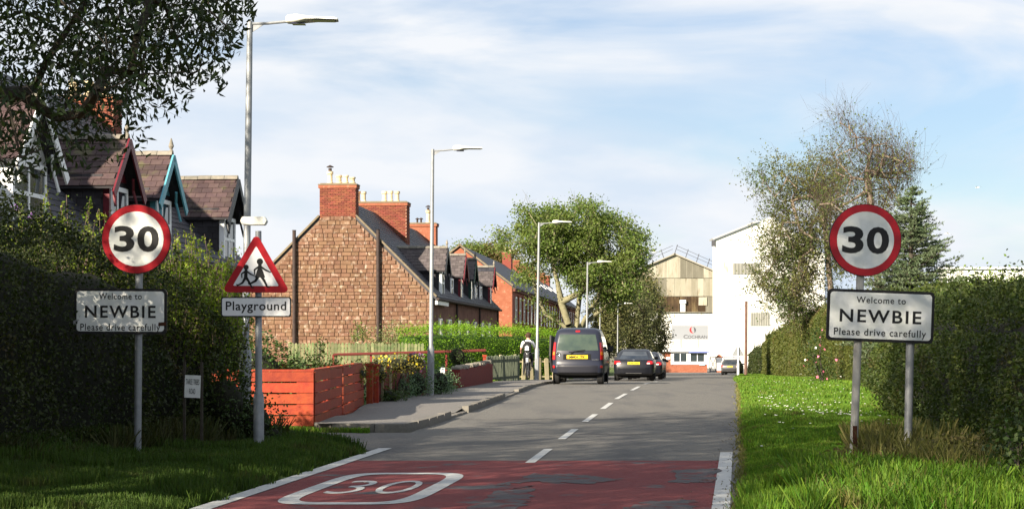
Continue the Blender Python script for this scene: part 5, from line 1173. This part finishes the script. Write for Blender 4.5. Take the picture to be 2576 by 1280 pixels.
blades('left_verge_grass', 150000, lverge, lambda P: .05 + .05 * (lump(P, 2.2) > .1) + .10 * np.clip((XLv(P[:, 1]) - P[:, 0] - 1.7), 0, 1.2), mat('shade_grass', (.042, .085, .007), (.062, .11, .014), 1.6, .7, rand=.35, trans=.25, c3=(.07, .07, .02), s3=2.0, t3=(.58, .7)), 'shaded grass verge on the left under the hedge')
def hfoot(n):
    y = RNG.uniform(14.5, 23.2, n); x = np.interp(y, [13.5, 17.2, 20.2, 22.2, 23.2], [-6.2, -5.3, -4.6, -4.05, -3.4]) + np.minimum(RNG.exponential(.22, n), .7) - .15; return np.stack([x, y, TX(x, y)], 1)
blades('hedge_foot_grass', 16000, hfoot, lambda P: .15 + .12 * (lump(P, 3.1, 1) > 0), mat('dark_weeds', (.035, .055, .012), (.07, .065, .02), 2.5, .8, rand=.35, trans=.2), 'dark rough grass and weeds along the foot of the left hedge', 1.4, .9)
def cgrass(n):
    x = RNG.uniform(-4.1, -2.15, n); y = RNG.uniform(26.3, 27.4, n) ; k = y > 26.95 - .25 * (x + 3.2) ** 2; x, y = x[k], y[k]; k = ~((x > -3.0) & (y > 27.02)); x, y = x[k], y[k]; return np.stack([x, y, np.full(len(x), road_z(26) - .01)], 1)
blades('corner_grass', 9000, cgrass, lambda P: np.full(len(P), .07), M_grass, 'small tuft of lit grass at the foot of the red boards', 1.3)
def fgrass(n):
    y = RNG.uniform(46, 90, n); e = np.array([pbk(v) for v in y]); x = e - .25 + RNG.random(n) * .45 - RNG.random(n) * .3; return np.stack([x, y, TX(x, y)], 1)
blades('fence_grass', 26000, fgrass, lambda P: np.full(len(P), .12), M_grass, 'strip of grass between the pavement and the pickets', 1.6)
def edgeg(n):
    y = 1 / RNG.uniform(1 / 60, 1 / 14, n); x = XR(y) - RNG.exponential(.03, n) + .02; return np.stack([x, y, np.array([road_z(v) for v in y])], 1)
blades('edge_grass', 5000, edgeg, lambda P: np.full(len(P), .035), M_grassd, 'dry grass creeping over the right road edge', 1, 1.2)
dy_ = []
for _ in range(300):
    y = random.choice([random.uniform(30, 44), random.uniform(24, 60)]); x = xr(y) + .4 + random.random() * float(rw_(y)) * .75
    if lump(np.array([[x, y, 0.]]), 2.2, 1)[0] > .12: dy_.append((x, y, terr(x, y) + .075))
for (a, b_) in ((3.0, 21.5), (3.3, 19.7), (4.3, 20.5), (4.45, 20.7), (4.4, 20.9), (3.0, 17.9), (3.3, 17.6)): dy_.append((a, b_, terr(a, b_) + .08))
b = MB()
for p in dy_: b.lathe([(.017, p[2] - .003), (.019, p[2]), (.004, p[2] + .006)], (p[0], p[1], 0), 6)
tag(b.build('daisies', M_wflow), 'white daisies scattered over the right verge', None, None, 'stuff')
lv = MB(); random.seed(2)
for _ in range(260):
    y = random.uniform(14, 30); x = xr(y) - random.expovariate(6); z = road_z(y) + .012; a = random.uniform(0, 6.28); s_ = random.uniform(.008, .022)
    lv.add([(x + s_ * math.cos(a), y + s_ * math.sin(a), z), (x - s_ * .4 * math.sin(a), y + s_ * .4 * math.cos(a), z + .006), (x - s_ * math.cos(a), y - s_ * math.sin(a), z), (x + s_ * .4 * math.sin(a), y - s_ * .4 * math.cos(a), z + .004)], [(0, 1, 2, 3)])
tag(lv.build('fallen_leaves', mat('fallen_leaf', (.16, .10, .04), (.1, .08, .03), 9, .9, rand=.4)), 'fallen leaves along the right road edge', None, None, 'stuff')

# ------------------------------------------------------------------ vehicles
M_tyre = mat('tyre', (.018, .018, .019), rough=.85); M_rim = mat('wheel_rim', (.35, .35, .36), rough=.35, metal=.8)
M_under = mat('underbody', (.01, .01, .01), rough=.9); M_cglass = mat('car_glass', (.012, .016, .018), rough=.04, spec=1.0, coat=1)
M_tail = mat('tail_light', (.55, .01, .015), rough=.15, coat=.6); M_tailw = mat('reverse_light', (.7, .68, .66), rough=.12, coat=.6); M_amber = mat('amber_light', (.65, .18, .02), rough=.15)
M_plate = mat('yellow_plate', (.75, .50, .02), rough=.4); M_trim = mat('plastic_trim', (.03, .03, .035), rough=.7); M_chrome = mat('chrome', (.7, .7, .72), rough=.15, metal=1)
def paint(key, c): return mat(key, c, rough=.38, spec=.3, coat=.18)
def car(name, x, y, rz, levels, paintm, label, feat, group=None, bow=.10, cr=.14, trackw=.07, wheels=(.7, 3.2), wr=.31, lean=0):
    """levels: (z, y_rear, y_front, half_width); the body is lofted through these horizontal slices"""
    r = empty(name, (x, y, road_z(y) - 0 if x < xr(y) else terr(x, y)), rz, label, 'car' if feat.get('cat') is None else feat['cat'], group)
    lv = np.array(levels); Zs = lv[:, 0]
    yr = lambda z: float(np.interp(z, Zs, lv[:, 1])); yf = lambda z: float(np.interp(z, Zs, lv[:, 2])); hw = lambda z: float(np.interp(z, Zs, lv[:, 3]))
    def rear(fx, z, o=0): w = hw(z); return Vector((fx * w, yr(z) + bow * abs(fx) ** 2.2 + cr * max(0, (abs(fx) - .86) / .14) ** 2 - o, z))
    def sidep(s_, fy, z, o=0):
        a = yr(z) + bow + cr; c = yf(z) - bow - cr; return Vector((s_ * (hw(z) + o), a + (c - a) * fy, z))
    def sidey(s_, yy, z, o=0): return Vector((s_ * (hw(z) + o), yy, z))
    def front(fx, z, o=0): w = hw(z); return Vector((fx * w, yf(z) - bow * abs(fx) ** 2.2 - cr * max(0, (abs(fx) - .86) / .14) ** 2 + o, z))
    zz = []
    for a, b_ in zip(Zs, Zs[1:]): zz += list(np.linspace(a, b_, 3)[:-1])
    zz.append(Zs[-1]); FX = [-1, -.985, -.95, -.9, -.8, -.6, -.35, 0, .35, .6, .8, .9, .95, .985, 1]; FYs = [.1, .3, .5, .7, .9]
    b = MB(); n = None
    for z in zz:
        ring = [rear(f_, z) for f_ in FX] + [sidep(1, f_, z) for f_ in FYs] + [front(f_, z) for f_ in FX[::-1]] + [sidep(-1, f_, z) for f_ in FYs[::-1]]
        n = len(ring); b.v += [tuple(p) for p in ring]
    for i in range(len(zz) - 1):
        for j in range(n): b.face([i * n + j, i * n + (j + 1) % n, (i + 1) * n + (j + 1) % n, (i + 1) * n + j])
    b.face(list(range(n))[::-1]); b.face([(len(zz) - 1) * n + j for j in range(n)])
    body = b.build('body', paintm, r, smooth=38)
    def patch(nm, fn, m, par=None, nu=8, nv=8, o=.008):
        b = MB(); b.grid(lambda u, v: fn(u, v, o), nu, nv)
        e = []; 
        for k in range(nu): e.append((k / nu, 0, (k + 1) / nu, 0)); e.append((k / nu, 1, (k + 1) / nu, 1))
        for k in range(nv): e.append((0, k / nv, 0, (k + 1) / nv)); e.append((1, k / nv, 1, (k + 1) / nv))
        for u0, v0, u1, v1 in e: b.add([fn(u0, v0, o), fn(u1, v1, o), fn(u1, v1, -.015), fn(u0, v0, -.015)], [(0, 1, 2, 3)])
        return b.build(nm, m, par or r, smooth=40)
    def rp(nm, x0, x1, z0, z1, m, o=.008, x2=None, x3=None, par=None):
        x2 = x0 if x2 is None else x2; x3 = x1 if x3 is None else x3
        return patch(nm, lambda u, v, o_: rear((x0 + (x1 - x0) * u) * (1 - v) + (x2 + (x3 - x2) * u) * v, z0 + (z1 - z0) * v, o_), m, par, o=o)
    def sp_(nm, s_, y0, y1, z0, z1, m, y2=None, y3=None, o=.008):
        y2 = y0 if y2 is None else y2; y3 = y1 if y3 is None else y3
        return patch(nm, lambda u, v, o_: sidey(s_, (y0 + (y1 - y0) * u) * (1 - v) + (y2 + (y3 - y2) * u) * v, z0 + (z1 - z0) * v, o_), m, o=o)
    feat['build'](r, rp, sp_, rear, sidey, hw, yr, patch)
    # underside, wheels
    zb = Zs[0]; MB().box((0, (yr(zb) + yf(zb)) / 2, zb - .04), (hw(zb) * 1.7, yf(zb) - yr(zb) - .5, .14)).build('underbody', M_under, r)
    wp = None
    for yy in wheels:
        for s_ in (-1, 1):
            if wp is None:
                wp = empty('wheel', (0, 0, 0)); wp.parent = r
                b = MB(); b.lathe([(wr * .55, -.1), (wr * .9, -.105), (wr, -.07), (wr, .07), (wr * .9, .105), (wr * .55, .1)], n=20, axis='x'); b.build('tyre', M_tyre, wp, smooth=40)
                b = MB(); b.lathe([(wr * .1, .06), (wr * .5, .08), (wr * .62, .095), (wr * .62, -.09), (wr * .1, -.07)], n=16, axis='x'); b.build('rim', M_rim, wp, smooth=40); w_ = wp
            else: w_ = copy_tree(wp, r)
            w_.location = (s_ * (hw(.4) - .105), yy, wr)
            b = MB(); b.lathe([(wr + .055, -.02), (wr + .055, .012), (.02, .012)], n=20, axis='x'); a = b.build('wheel_arch', M_under, r); a.location = (s_ * (hw(.38) + (.0 if s_ > 0 else 0)), yy, wr + .02); a.scale.x = s_ * .6
    return r
def van_build(r, rp, sp_, rear, sidey, hw, yr, patch):
    rp('rear_window', -.82, .82, 1.10, 1.62, mat('van_rear_glass', (.035, .055, .045), (.06, .085, .06), 2.2, .08, spec=.8, obj=True), x2=-.78, x3=.78)  # green in the glass colour stands for light through the windscreen
    rp('bumper', -.985, .985, .36, .62, mat('van_bumper', (.020, .021, .03), rough=.45), o=.03)
    rp('number_plate_recess', -.56, .52, .80, .98, M_under, o=.009)
    p = rp('number_plate', -.42, .40, .83, .945, M_plate, o=.018)
    t = text('MM04 YPK', .52, .085, M_black, r, 'number_plate_lettering', (-.01, rear(0, .888, .030).y, .888), bold=.01)
    for s_ in (-1, 1):
        q = lambda a: a * s_
        rp('tail_light', q(.885), q(.998), .80, 1.36, M_tail, o=.016, x2=q(.90), x3=q(.998))
        rp('indicator', q(.90), q(.985), .95, 1.06, M_amber, o=.020)
        rp('reflector', q(.90), q(.985), .53, .61, M_tail, o=.040)
        sp_('side_window', s_, .45, 1.2, 1.15, 1.55, M_cglass); sp_('side_window', s_, 1.3, 2.15, 1.12, 1.55, M_cglass); sp_('side_window', s_, 2.22, 2.9, 1.10, 1.5, M_cglass, y3=2.45)
        b = MB(); b.box((s_ * .93, 2.72, 1.14), (.2, .12, .19)); b.box((s_ * .82, 2.75, 1.1), (.1, .05, .05)); b.build('door_mirror', M_trim, r, bevel=.03)
        sp_('side_strip', s_, .5, 3.3, .58, .66, M_trim, o=.015)
    rp('brake_light', -.10, .10, 1.70, 1.745, M_tail, o=.012); b = MB()
    b.tube([rear(0.30, 1.11, .03), rear(.05, 1.09, .03), rear(-.15, 1.06, .03), rear(-.28, .98, .03)], .012, 5); b.build('wiper', M_black, r)
    b = MB(); b.box(rear(-.05, 1.05, .015), (.5, .02, .012)); b.build('tailgate_seam', M_under, r)
    b = MB(); 
    for k in range(18): a0, a1 = R(k * 20), R(k * 20 + 20); b.tube([(-.63 + .055 * math.cos(a0), rear(-.75, 1.0, .016).y, .99 + .055 * math.sin(a0)), (-.63 + .055 * math.cos(a1), rear(-.75, 1.0, .016).y, .99 + .055 * math.sin(a1))], .009, 5)
    b.box((-.63, rear(-.75, 1.0, .016).y, .99), (.15, .015, .028)); b.build('badge', M_chrome, r)
    MB().box((.57, rear(.7, .80, .014).y, .80), (.22, .012, .022)).build('badge_strip', M_chrome, r)
    b = MB(); b.lathe([(.02, 0), (.05, .02), (.1, .1), (.12, .28), (.10, .36), (.0201, .38)], (.45, 1.7, 1.12), 8); b.build('headrest', M_trim, r)
    b = MB(); b.prism([(2.55, .35), (3.2, .35), (3.25, 1.0), (2.95, 1.1), (2.75, 1.55), (2.45, 1.6), (2.4, .9)], 'x', -.03, .03); d = b.build('open_door', mat('van_door_lining', (.02, .02, .022), rough=.6), r)
    o = d; piv = Vector((-.84, 3.2, 0)); a = R(19)
    for v in d.data.vertices: p = v.co - Vector((0, 3.2, 0)); v.co = Vector((p.x * math.cos(-a) - p.y * math.sin(-a), p.x * math.sin(-a) + p.y * math.cos(-a), p.z)) + piv
    for s_ in (-1, 1): sp_('mudguard_flare', s_, .38, 1.0, .30, .62, M_trim, o=.014)
hd = -math.atan(.105)
VAN = [(.30, .16, 3.80, .76), (.38, .02, 3.95, .815), (.60, .0, 3.98, .83), (.66, .035, 3.96, .832), (.86, .05, 3.90, .832), (.98, .06, 3.55, .83), (1.06, .07, 3.05, .825), (1.35, .11, 2.75, .79), (1.60, .17, 2.48, .74), (1.74, .24, 2.25, .69), (1.80, .34, 2.1, .62), (1.835, .60, 1.9, .48), (1.84, .9, 1.6, .3)]
vx = (1388 + 1517) / 2
car('parked_van', atx(vx, 58) + .0, 58, hd, VAN, paint('van_paint', (.017, .020, .036)), 'dark grey blue small van parked half on the kerb with its near side door open', dict(build=van_build, cat='van'), wheels=(.62, 3.3), wr=.30)
def sal_build(hatch=False, plate=True, tl=M_tail):
    def f(r, rp, sp_, rear, sidey, hw, yr, patch):
        Zt = 1.34 if not hatch else 1.36
        rp('rear_window', -.80, .80, .99, Zt - .03, M_cglass, x2=-.74, x3=.74)
        for s_ in (-1, 1):
            q = lambda a: a * s_
            rp('tail_light', q(.62), q(.985), .76, .90, tl, o=.014, x2=q(.72), x3=q(.99)); rp('reverse_light', q(.66), q(.80), .765, .815, M_tailw, o=.019)
            sp_('side_window', s_, 1.15, 1.9, .98, 1.30, M_cglass, y2=1.35); sp_('side_window', s_, 1.98, 2.9, .98, 1.32, M_cglass, y3=2.55)
            b = MB(); b.box((s_ * (hw(.95) + .08), 2.9, 1.0), (.18, .1, .13)); b.build('door_mirror', M_trim, r, bevel=.02)
            sp_('door_seam', s_, 1.93, 1.95, .4, .97, M_under, o=.004)
        if plate:
            rp('number_plate', -.30, .30, .74, .85, M_plate, o=.016)
            text('SD06 NKR', .44, .07, M_black, r, 'number_plate_lettering', (0, rear(0, .795, .026).y, .795), bold=.01)
        rp('bumper', -.985, .985, .38, .60, M_trim if hatch else MATS['dark_paint'], o=.02)
        rp('bumper_chrome', -.4, .4, .335, .36, M_chrome, o=.03)
        b = MB(); b.lathe([(.045, 0), (.05, .01), (.03, .012)], (0, 0, 0), 12, 'y'); o = b.build('badge', M_chrome, r); o.location = rear(0, .925, .03)
    return f
dp = paint('dark_paint', (.008, .009, .014))
SAL = [(.26, .14, 4.3, .80), (.34, .03, 4.45, .88), (.58, .0, 4.5, .90), (.78, .04, 4.45, .90), (.90, .09, 4.2, .88), (.955, .14, 3.7, .86), (.985, .42, 3.3, .83), (1.15, .80, 2.95, .76), (1.32, 1.15, 2.65, .68), (1.39, 1.40, 2.4, .62), (1.425, 1.7, 2.1, .45)]
HAT = [(.28, .14, 3.8, .78), (.36, .02, 3.95, .84), (.60, .0, 4.0, .86), (.86, .03, 3.9, .86), (.96, .08, 3.4, .85), (1.02, .12, 3.0, .83), (1.20, .24, 2.7, .76), (1.38, .40, 2.4, .69), (1.45, .55, 2.2, .62), (1.48, .9, 1.9, .45)]
g_ = 'cars parked in line beyond the van'
car('parked_car', atx(1594, 80), 80, hd, SAL, dp, 'dark saloon with a yellow number plate, parked first beyond the van', dict(build=sal_build()), g_, wheels=(.85, 3.6), wr=.33)
car('parked_car', atx(1593, 86.3), 86.3, hd, HAT, paint('red_car_paint', (.30, .012, .02)), 'red car mostly hidden between the van and the dark saloon', dict(build=sal_build(True)), g_, wheels=(.7, 3.2))
car('parked_car', 7.72 - .86, 92.5, hd, SAL, dp, 'second dark car in the parked line, directly behind the saloon', dict(build=sal_build(plate=False)), g_, wheels=(.85, 3.6), wr=.33)
car('parked_car', 8.42 - .86, 99.6, hd, HAT, paint('slate_car_paint', (.06, .065, .07)), 'third dark car in the parked line', dict(build=sal_build(True, False)), g_, wheels=(.7, 3.2))
car('parked_car', 9.15 - .86, 107, hd, HAT, dp, 'last dark car in the parked line, nearest the gatehouse', dict(build=sal_build(True, False)), g_, wheels=(.7, 3.2))
car('parked_car', atx(1836, 167), 167, -.24, HAT, paint('grey_car_paint', (.07, .072, .075)), 'grey hatchback parked on the right verge before the gates', dict(build=sal_build(True)), None, wheels=(.7, 3.2))

# ------------------------------------------------------------------ cyclist, bicycle and rucksack
CY = 68.6; cxw = atx(1326, CY); cz = pvz(CY) + .0; hdg = -math.atan(.12) + .03
bk = empty('bicycle', (cxw, CY, cz), hdg, 'dark bicycle seen from behind, ridden along the pavement', 'bicycle')
def wheel(y, rz=0):
    w = empty('wheel', (0, y, .345)); w.parent = bk; w.rotation_euler = (0, 0, rz); b = MB(); n = 28
    for i in range(n): a0, a1 = 2 * math.pi * i / n, 2 * math.pi * (i + 1) / n; b.tube([(0, .325 * math.cos(a0), .325 * math.sin(a0)), (0, .325 * math.cos(a1), .325 * math.sin(a1))], .024, 6, cap=False)
    b.build('tyre', M_tyre, w); b = MB(); n = 18
    for i in range(n): a = 2 * math.pi * i / n; b.tube([(.02 * (-1) ** i, 0, 0), (0, .31 * math.cos(a), .31 * math.sin(a))], .003, 3)
    b.tube([(-.06, 0, 0), (.06, 0, 0)], .022, 8); b.build('spokes', M_chrome, w)
wheel(0); wheel(1.06, .12)
b = MB(); fr = MATS.get('bike_frame') or mat('bike_frame', (.05, .05, .055), rough=.4)
b.tube([(0, .38, .30), (0, .27, .82)], .018, 8); b.tube([(0, .38, .30), (0, .92, .72)], .02, 8); b.tube([(0, .28, .78), (0, .90, .84)], .018, 8); b.tube([(0, .93, .70), (0, .89, .95)], .02, 8)
for s_ in (-1, 1): b.tube([(s_ * .06, 0, .345), (s_ * .03, .27, .76)], .010, 6); b.tube([(s_ * .06, 0, .345), (s_ * .04, .38, .30)], .011, 6); b.tube([(s_ * .055, 1.06, .345), (s_ * .05, .95, .68)], .013, 6)
b.build('frame', fr, bk, smooth=50)
b = MB(); b.tube([(-.30, .80, 1.03), (-.2, .86, 1.02), (0, .88, .98), (.2, .86, 1.02), (.30, .80, 1.03)], .014, 8); b.build('handlebar', fr, bk)
b = MB(); b.lathe([(.01, -.12), (.075, -.10), (.07, 0), (.03, .1), (.015, .16)], (0, .24, .90), 10, 'y'); o = b.build('saddle', M_trim, bk, smooth=50)
b = MB(); b.tube([(-.13, .40, .17), (-.07, .38, .30), (.07, .38, .30), (.13, .36, .43)], .012, 6); b.box((-.17, .40, .16), (.1, .09, .02)); b.box((.17, .36, .44), (.1, .09, .02)); b.build('pedals', fr, bk)
b = MB(); b.prism([(-.04, 0), (.04, 0), (.05, .22), (-.05, .22)], 'y', -.02, .0); o = b.build('mudguard', mat('pale_mudguard', (.45, .47, .5), rough=.5), bk); o.location = (0, -.04, .62)
# rider: one continuous skinned figure
J = {'pel': (0, .22, .99, .15), 'wa': (0, .25, 1.13, .135), 'ch': (0, .31, 1.32, .165), 'ub': (0, .36, 1.44, .13), 'nk': (0, .40, 1.54, .058), 'hd0': (.01, .425, 1.60, .075), 'hd1': (.01, .445, 1.69, .098), 'hd2': (.01, .44, 1.77, .07)}
for s_, t in ((-1, 'l'), (1, 'r')):
    J['sh' + t] = (s_ * .19, .37, 1.43, .075); J['el' + t] = (s_ * .27, .52, 1.18, .045); J['wr' + t] = (s_ * .285, .74, 1.06, .030)
    J['hp' + t] = (s_ * .10, .25, .96, .105)
J['knl'] = (-.13, .60, .66, .068); J['anl'] = (-.165, .36, .27, .042); J['knr'] = (.13, .66, .78, .068); J['anr'] = (.165, .36, .53, .042)
J['tol'] = (-.17, .50, .205, .035); J['tor'] = (.17, .48, .47, .035); J['hel'] = (-.165, .33, .205, .035); J['her'] = (.165, .31, .475, .035)
ED = [('pel', 'wa'), ('wa', 'ch'), ('ch', 'ub'), ('ub', 'nk'), ('nk', 'hd0'), ('hd0', 'hd1'), ('hd1', 'hd2')]
for t in 'lr': ED += [('ub', 'sh' + t), ('sh' + t, 'el' + t), ('el' + t, 'wr' + t), ('pel', 'hp' + t), ('hp' + t, 'kn' + t), ('kn' + t, 'an' + t), ('an' + t, 'to' + t), ('an' + t, 'he' + t)]
# hands: palm, four fingers curled round the grip and a thumb
for s_, t in ((-1, 'l'), (1, 'r')):
    J['pa' + t] = (s_ * .29, .80, 1.065, .026); ED.append(('wr' + t, 'pa' + t))
    for k in range(4):
        x = s_ * (.262 + k * .022); J[f'fa{k}{t}'] = (x, .835 + .004 * (k % 2), 1.062, .0095); J[f'fb{k}{t}'] = (x, .842, 1.032, .009); J[f'fc{k}{t}'] = (x, .815, 1.010, .008); ED += [('pa' + t, f'fa{k}{t}'), (f'fa{k}{t}', f'fb{k}{t}'), (f'fb{k}{t}', f'fc{k}{t}')]
    J['ta' + t] = (s_ * .258, .80, 1.055, .011); J['tb' + t] = (s_ * .250, .82, 1.03, .009); ED += [('pa' + t, 'ta' + t), ('ta' + t, 'tb' + t)]
ks = list(J); me = bpy.data.meshes.new('person'); me.from_pydata([J[k][:3] for k in ks], [(ks.index(a), ks.index(b_)) for a, b_ in ED], [])
per = bpy.data.objects.new('person', me); COL.objects.link(per)
md = per.modifiers.new('skin', 'SKIN'); 
for i, k in enumerate(ks): sv = me.skin_vertices[0].data[i]; r_ = J[k][3]; sv.radius = (r_, r_ * (.8 if k in ('pel', 'wa', 'ch') else 1)); sv.use_root = (k == 'pel')
md.branch_smoothing = .6; s2 = per.modifiers.new('sub', 'SUBSURF'); s2.levels = 2; s2.render_levels = 2
bpy.context.view_layer.update(); dg = bpy.context.evaluated_depsgraph_get(); nm = bpy.data.meshes.new_from_object(per.evaluated_get(dg)); per.modifiers.clear(); per.data = nm
M_skin = mat('skin', (.55, .30, .22), rough=.6); M_shirt = mat('white_shirt', (.78, .79, .82), (.70, .71, .76), 9, .8, .3, 12); M_trs = mat('black_trousers', (.012, .012, .016), (.02, .02, .024), 9, .85); M_shoe = mat('black_shoe', (.01, .01, .011), rough=.5); M_hair = mat('brown_hair', (.07, .035, .02), (.04, .02, .012), 30, .8)
nm.materials.clear()
for m_ in (M_skin, M_shirt, M_trs, M_shoe): nm.materials.append(m_)
jp = {k: Vector(J[k][:3]) for k in J}
for p in nm.polygons:
    c = p.center; best = None; bd = 9
    for a, b_ in ED:
        A, B_ = jp[a], jp[b_]; t = max(0, min(1, (c - A).dot(B_ - A) / max((B_ - A).length_squared, 1e-9))); dd = (c - A.lerp(B_, t)).length
        if dd < bd: bd = dd; best = (a, b_, t)
    a, b_, t = best; m_ = 0
    if a in ('pel', 'wa', 'ch') or (a == 'ub' and b_.startswith('sh')): m_ = 1 if c.z > 1.0 else 2
    if a == 'ub' and b_ == 'nk': m_ = 1 if t < .45 else 0
    if a.startswith('sh'): m_ = 1 if t < .75 else 0
    if a.startswith('hp') or a.startswith('kn') or b_.startswith('hp'): m_ = 2
    if a.startswith('an'): m_ = 3
    p.material_index = m_; p.use_smooth = True
per.location = (cxw, CY, cz); per.rotation_euler = (0, 0, hdg); tag(per, 'cyclist in white shirt and black trousers riding away along the pavement', 'person')
hr = MB(); hr.lathe([(.03, 1.60)] + [(.108 * math.sin(R(a)) + .004, 1.70 - .115 * math.cos(R(a))) for a in (40, 60, 80, 100, 120, 140, 160)] + [(.01, 1.822)], (.01, .425, 0), 16)
hro = hr.build('hair', M_hair, per, smooth=70)
for v in hro.data.vertices:
    if v.co.y > .49: v.co.y = .49 + (v.co.y - .49) * .2
# face, turned away from the camera
b = MB(); b.lathe([(.004, 0), (.014, .008), (.016, .03), (.006, .05)], (.01, .548, 1.655), 8); b.build('nose', M_skin, per, smooth=60)
for s_ in (-1, 1):
    MB().lathe([(.003, 0), (.011, .003), (.011, .006), (.003, .009)], (.01 + s_ * .035, .532, 1.69), 8, 'y').build('eye', M_wpaint, per)
    MB().lathe([(.006, -.02), (.018, -.01), (.022, .01), (.01, .026)], (.01 + s_ * .102, .44, 1.675), 8).build('ear', M_skin, per, smooth=60)
MB().box((.01, .537, 1.633), (.045, .012, .010)).build('mouth', mat('lips', (.45, .16, .14)), per)
rk_ = empty('rucksack', (cxw, CY, cz), hdg, 'black rucksack with a white three leaf emblem on the cyclist back', 'rucksack')
b = MB(); st = [(1.06, .10, .06), (1.10, .145, .09), (1.25, .155, .10), (1.38, .14, .085), (1.45, .10, .055), (1.47, .05, .03)]
def rs_(z, w, d):
    yb = .14 + (z - 1.1) * .35; return [(w * math.copysign(abs(math.cos(t)) ** .6, math.cos(t)), yb - d * .5 + d * math.copysign(abs(math.sin(t)) ** .6, math.sin(t)), z) for t in [2 * math.pi * k / 20 for k in range(20)]]
for s_ in st: b.v += rs_(*s_)
for i in range(len(st) - 1):
    for j in range(20): b.face([i * 20 + j, i * 20 + (j + 1) % 20, (i + 1) * 20 + (j + 1) % 20, (i + 1) * 20 + j])
b.face(list(range(20))); b.face([(len(st) - 1) * 20 + j for j in range(20)]); b.build('bag', mat('black_nylon', (.012, .012, .014), rough=.8), rk_, smooth=50)
for s_ in (-1, 1): MB().tube([(s_ * .10, .19, 1.42), (s_ * .15, .27, 1.52), (s_ * .17, .36, 1.525), (s_ * .17, .44, 1.47)], .018, 6).build('strap', M_black, rk_)
b = MB()
for a, l_ in ((-38, .085), (0, .10), (38, .085)):
    M = Matrix.Rotation(R(a), 3, 'Y'); pts = [(-.022, 0), (-.034, .05), (0, .10), (.034, .05), (.022, 0)]
    vs = [M @ Vector((x_, 0, z_ * l_ / .085 * .9)) for x_, z_ in pts]; b.prism([(v.x, v.z) for v in vs], 'y', -.004 - .001 * abs(a) / 38, .03)
b.box((0, .012, -.022), (.13, .03, .012)); b.box((0, .012, -.046), (.12, .03, .012)); o = b.build('emblem', M_wpaint, rk_); o.location = (-.01, .005, 1.19); o.rotation_euler = (R(-14), 0, 0); o.scale = (1.25, 1, 1.25)

# ------------------------------------------------------------------ gulls
for (px_, py_, lab, fl) in ((2459, 472, 'white gull flying above the spruce, right of the birches', 0), (2383, 588, 'small white gull low in the sky right of the spruce top', 1), (1646, 634, 'tiny grey gull over the factory roof railing', 2)):
    p = at(px_, py_, 160 if fl < 2 else 280); r = empty('gull', p, random.uniform(0, 3), lab, 'bird', 'gulls in the sky'); s_ = .32 if fl < 2 else .5
    b = MB(); b.lathe([(.01, -.7 * s_), (.10 * s_, -.3 * s_), (.16 * s_, .1 * s_), (.11 * s_, .45 * s_), (.08 * s_, .55 * s_), (.02 * s_, .75 * s_)], n=8, axis='y'); b.build('body', M_wflow, r, smooth=60)
    for q in (-1, 1):
        b = MB(); b.add([(0, .15 * s_, .05), (0, -.2 * s_, .05), (q * .8 * s_, -.15 * s_, .35 * s_), (q * .8 * s_, .15 * s_, .37 * s_), (q * 1.7 * s_, -.35 * s_, .15 * s_)], [(0, 1, 2, 3), (3, 2, 4)]); b.build('wing', mat('gull_wing', (.55, .56, .58)), r)
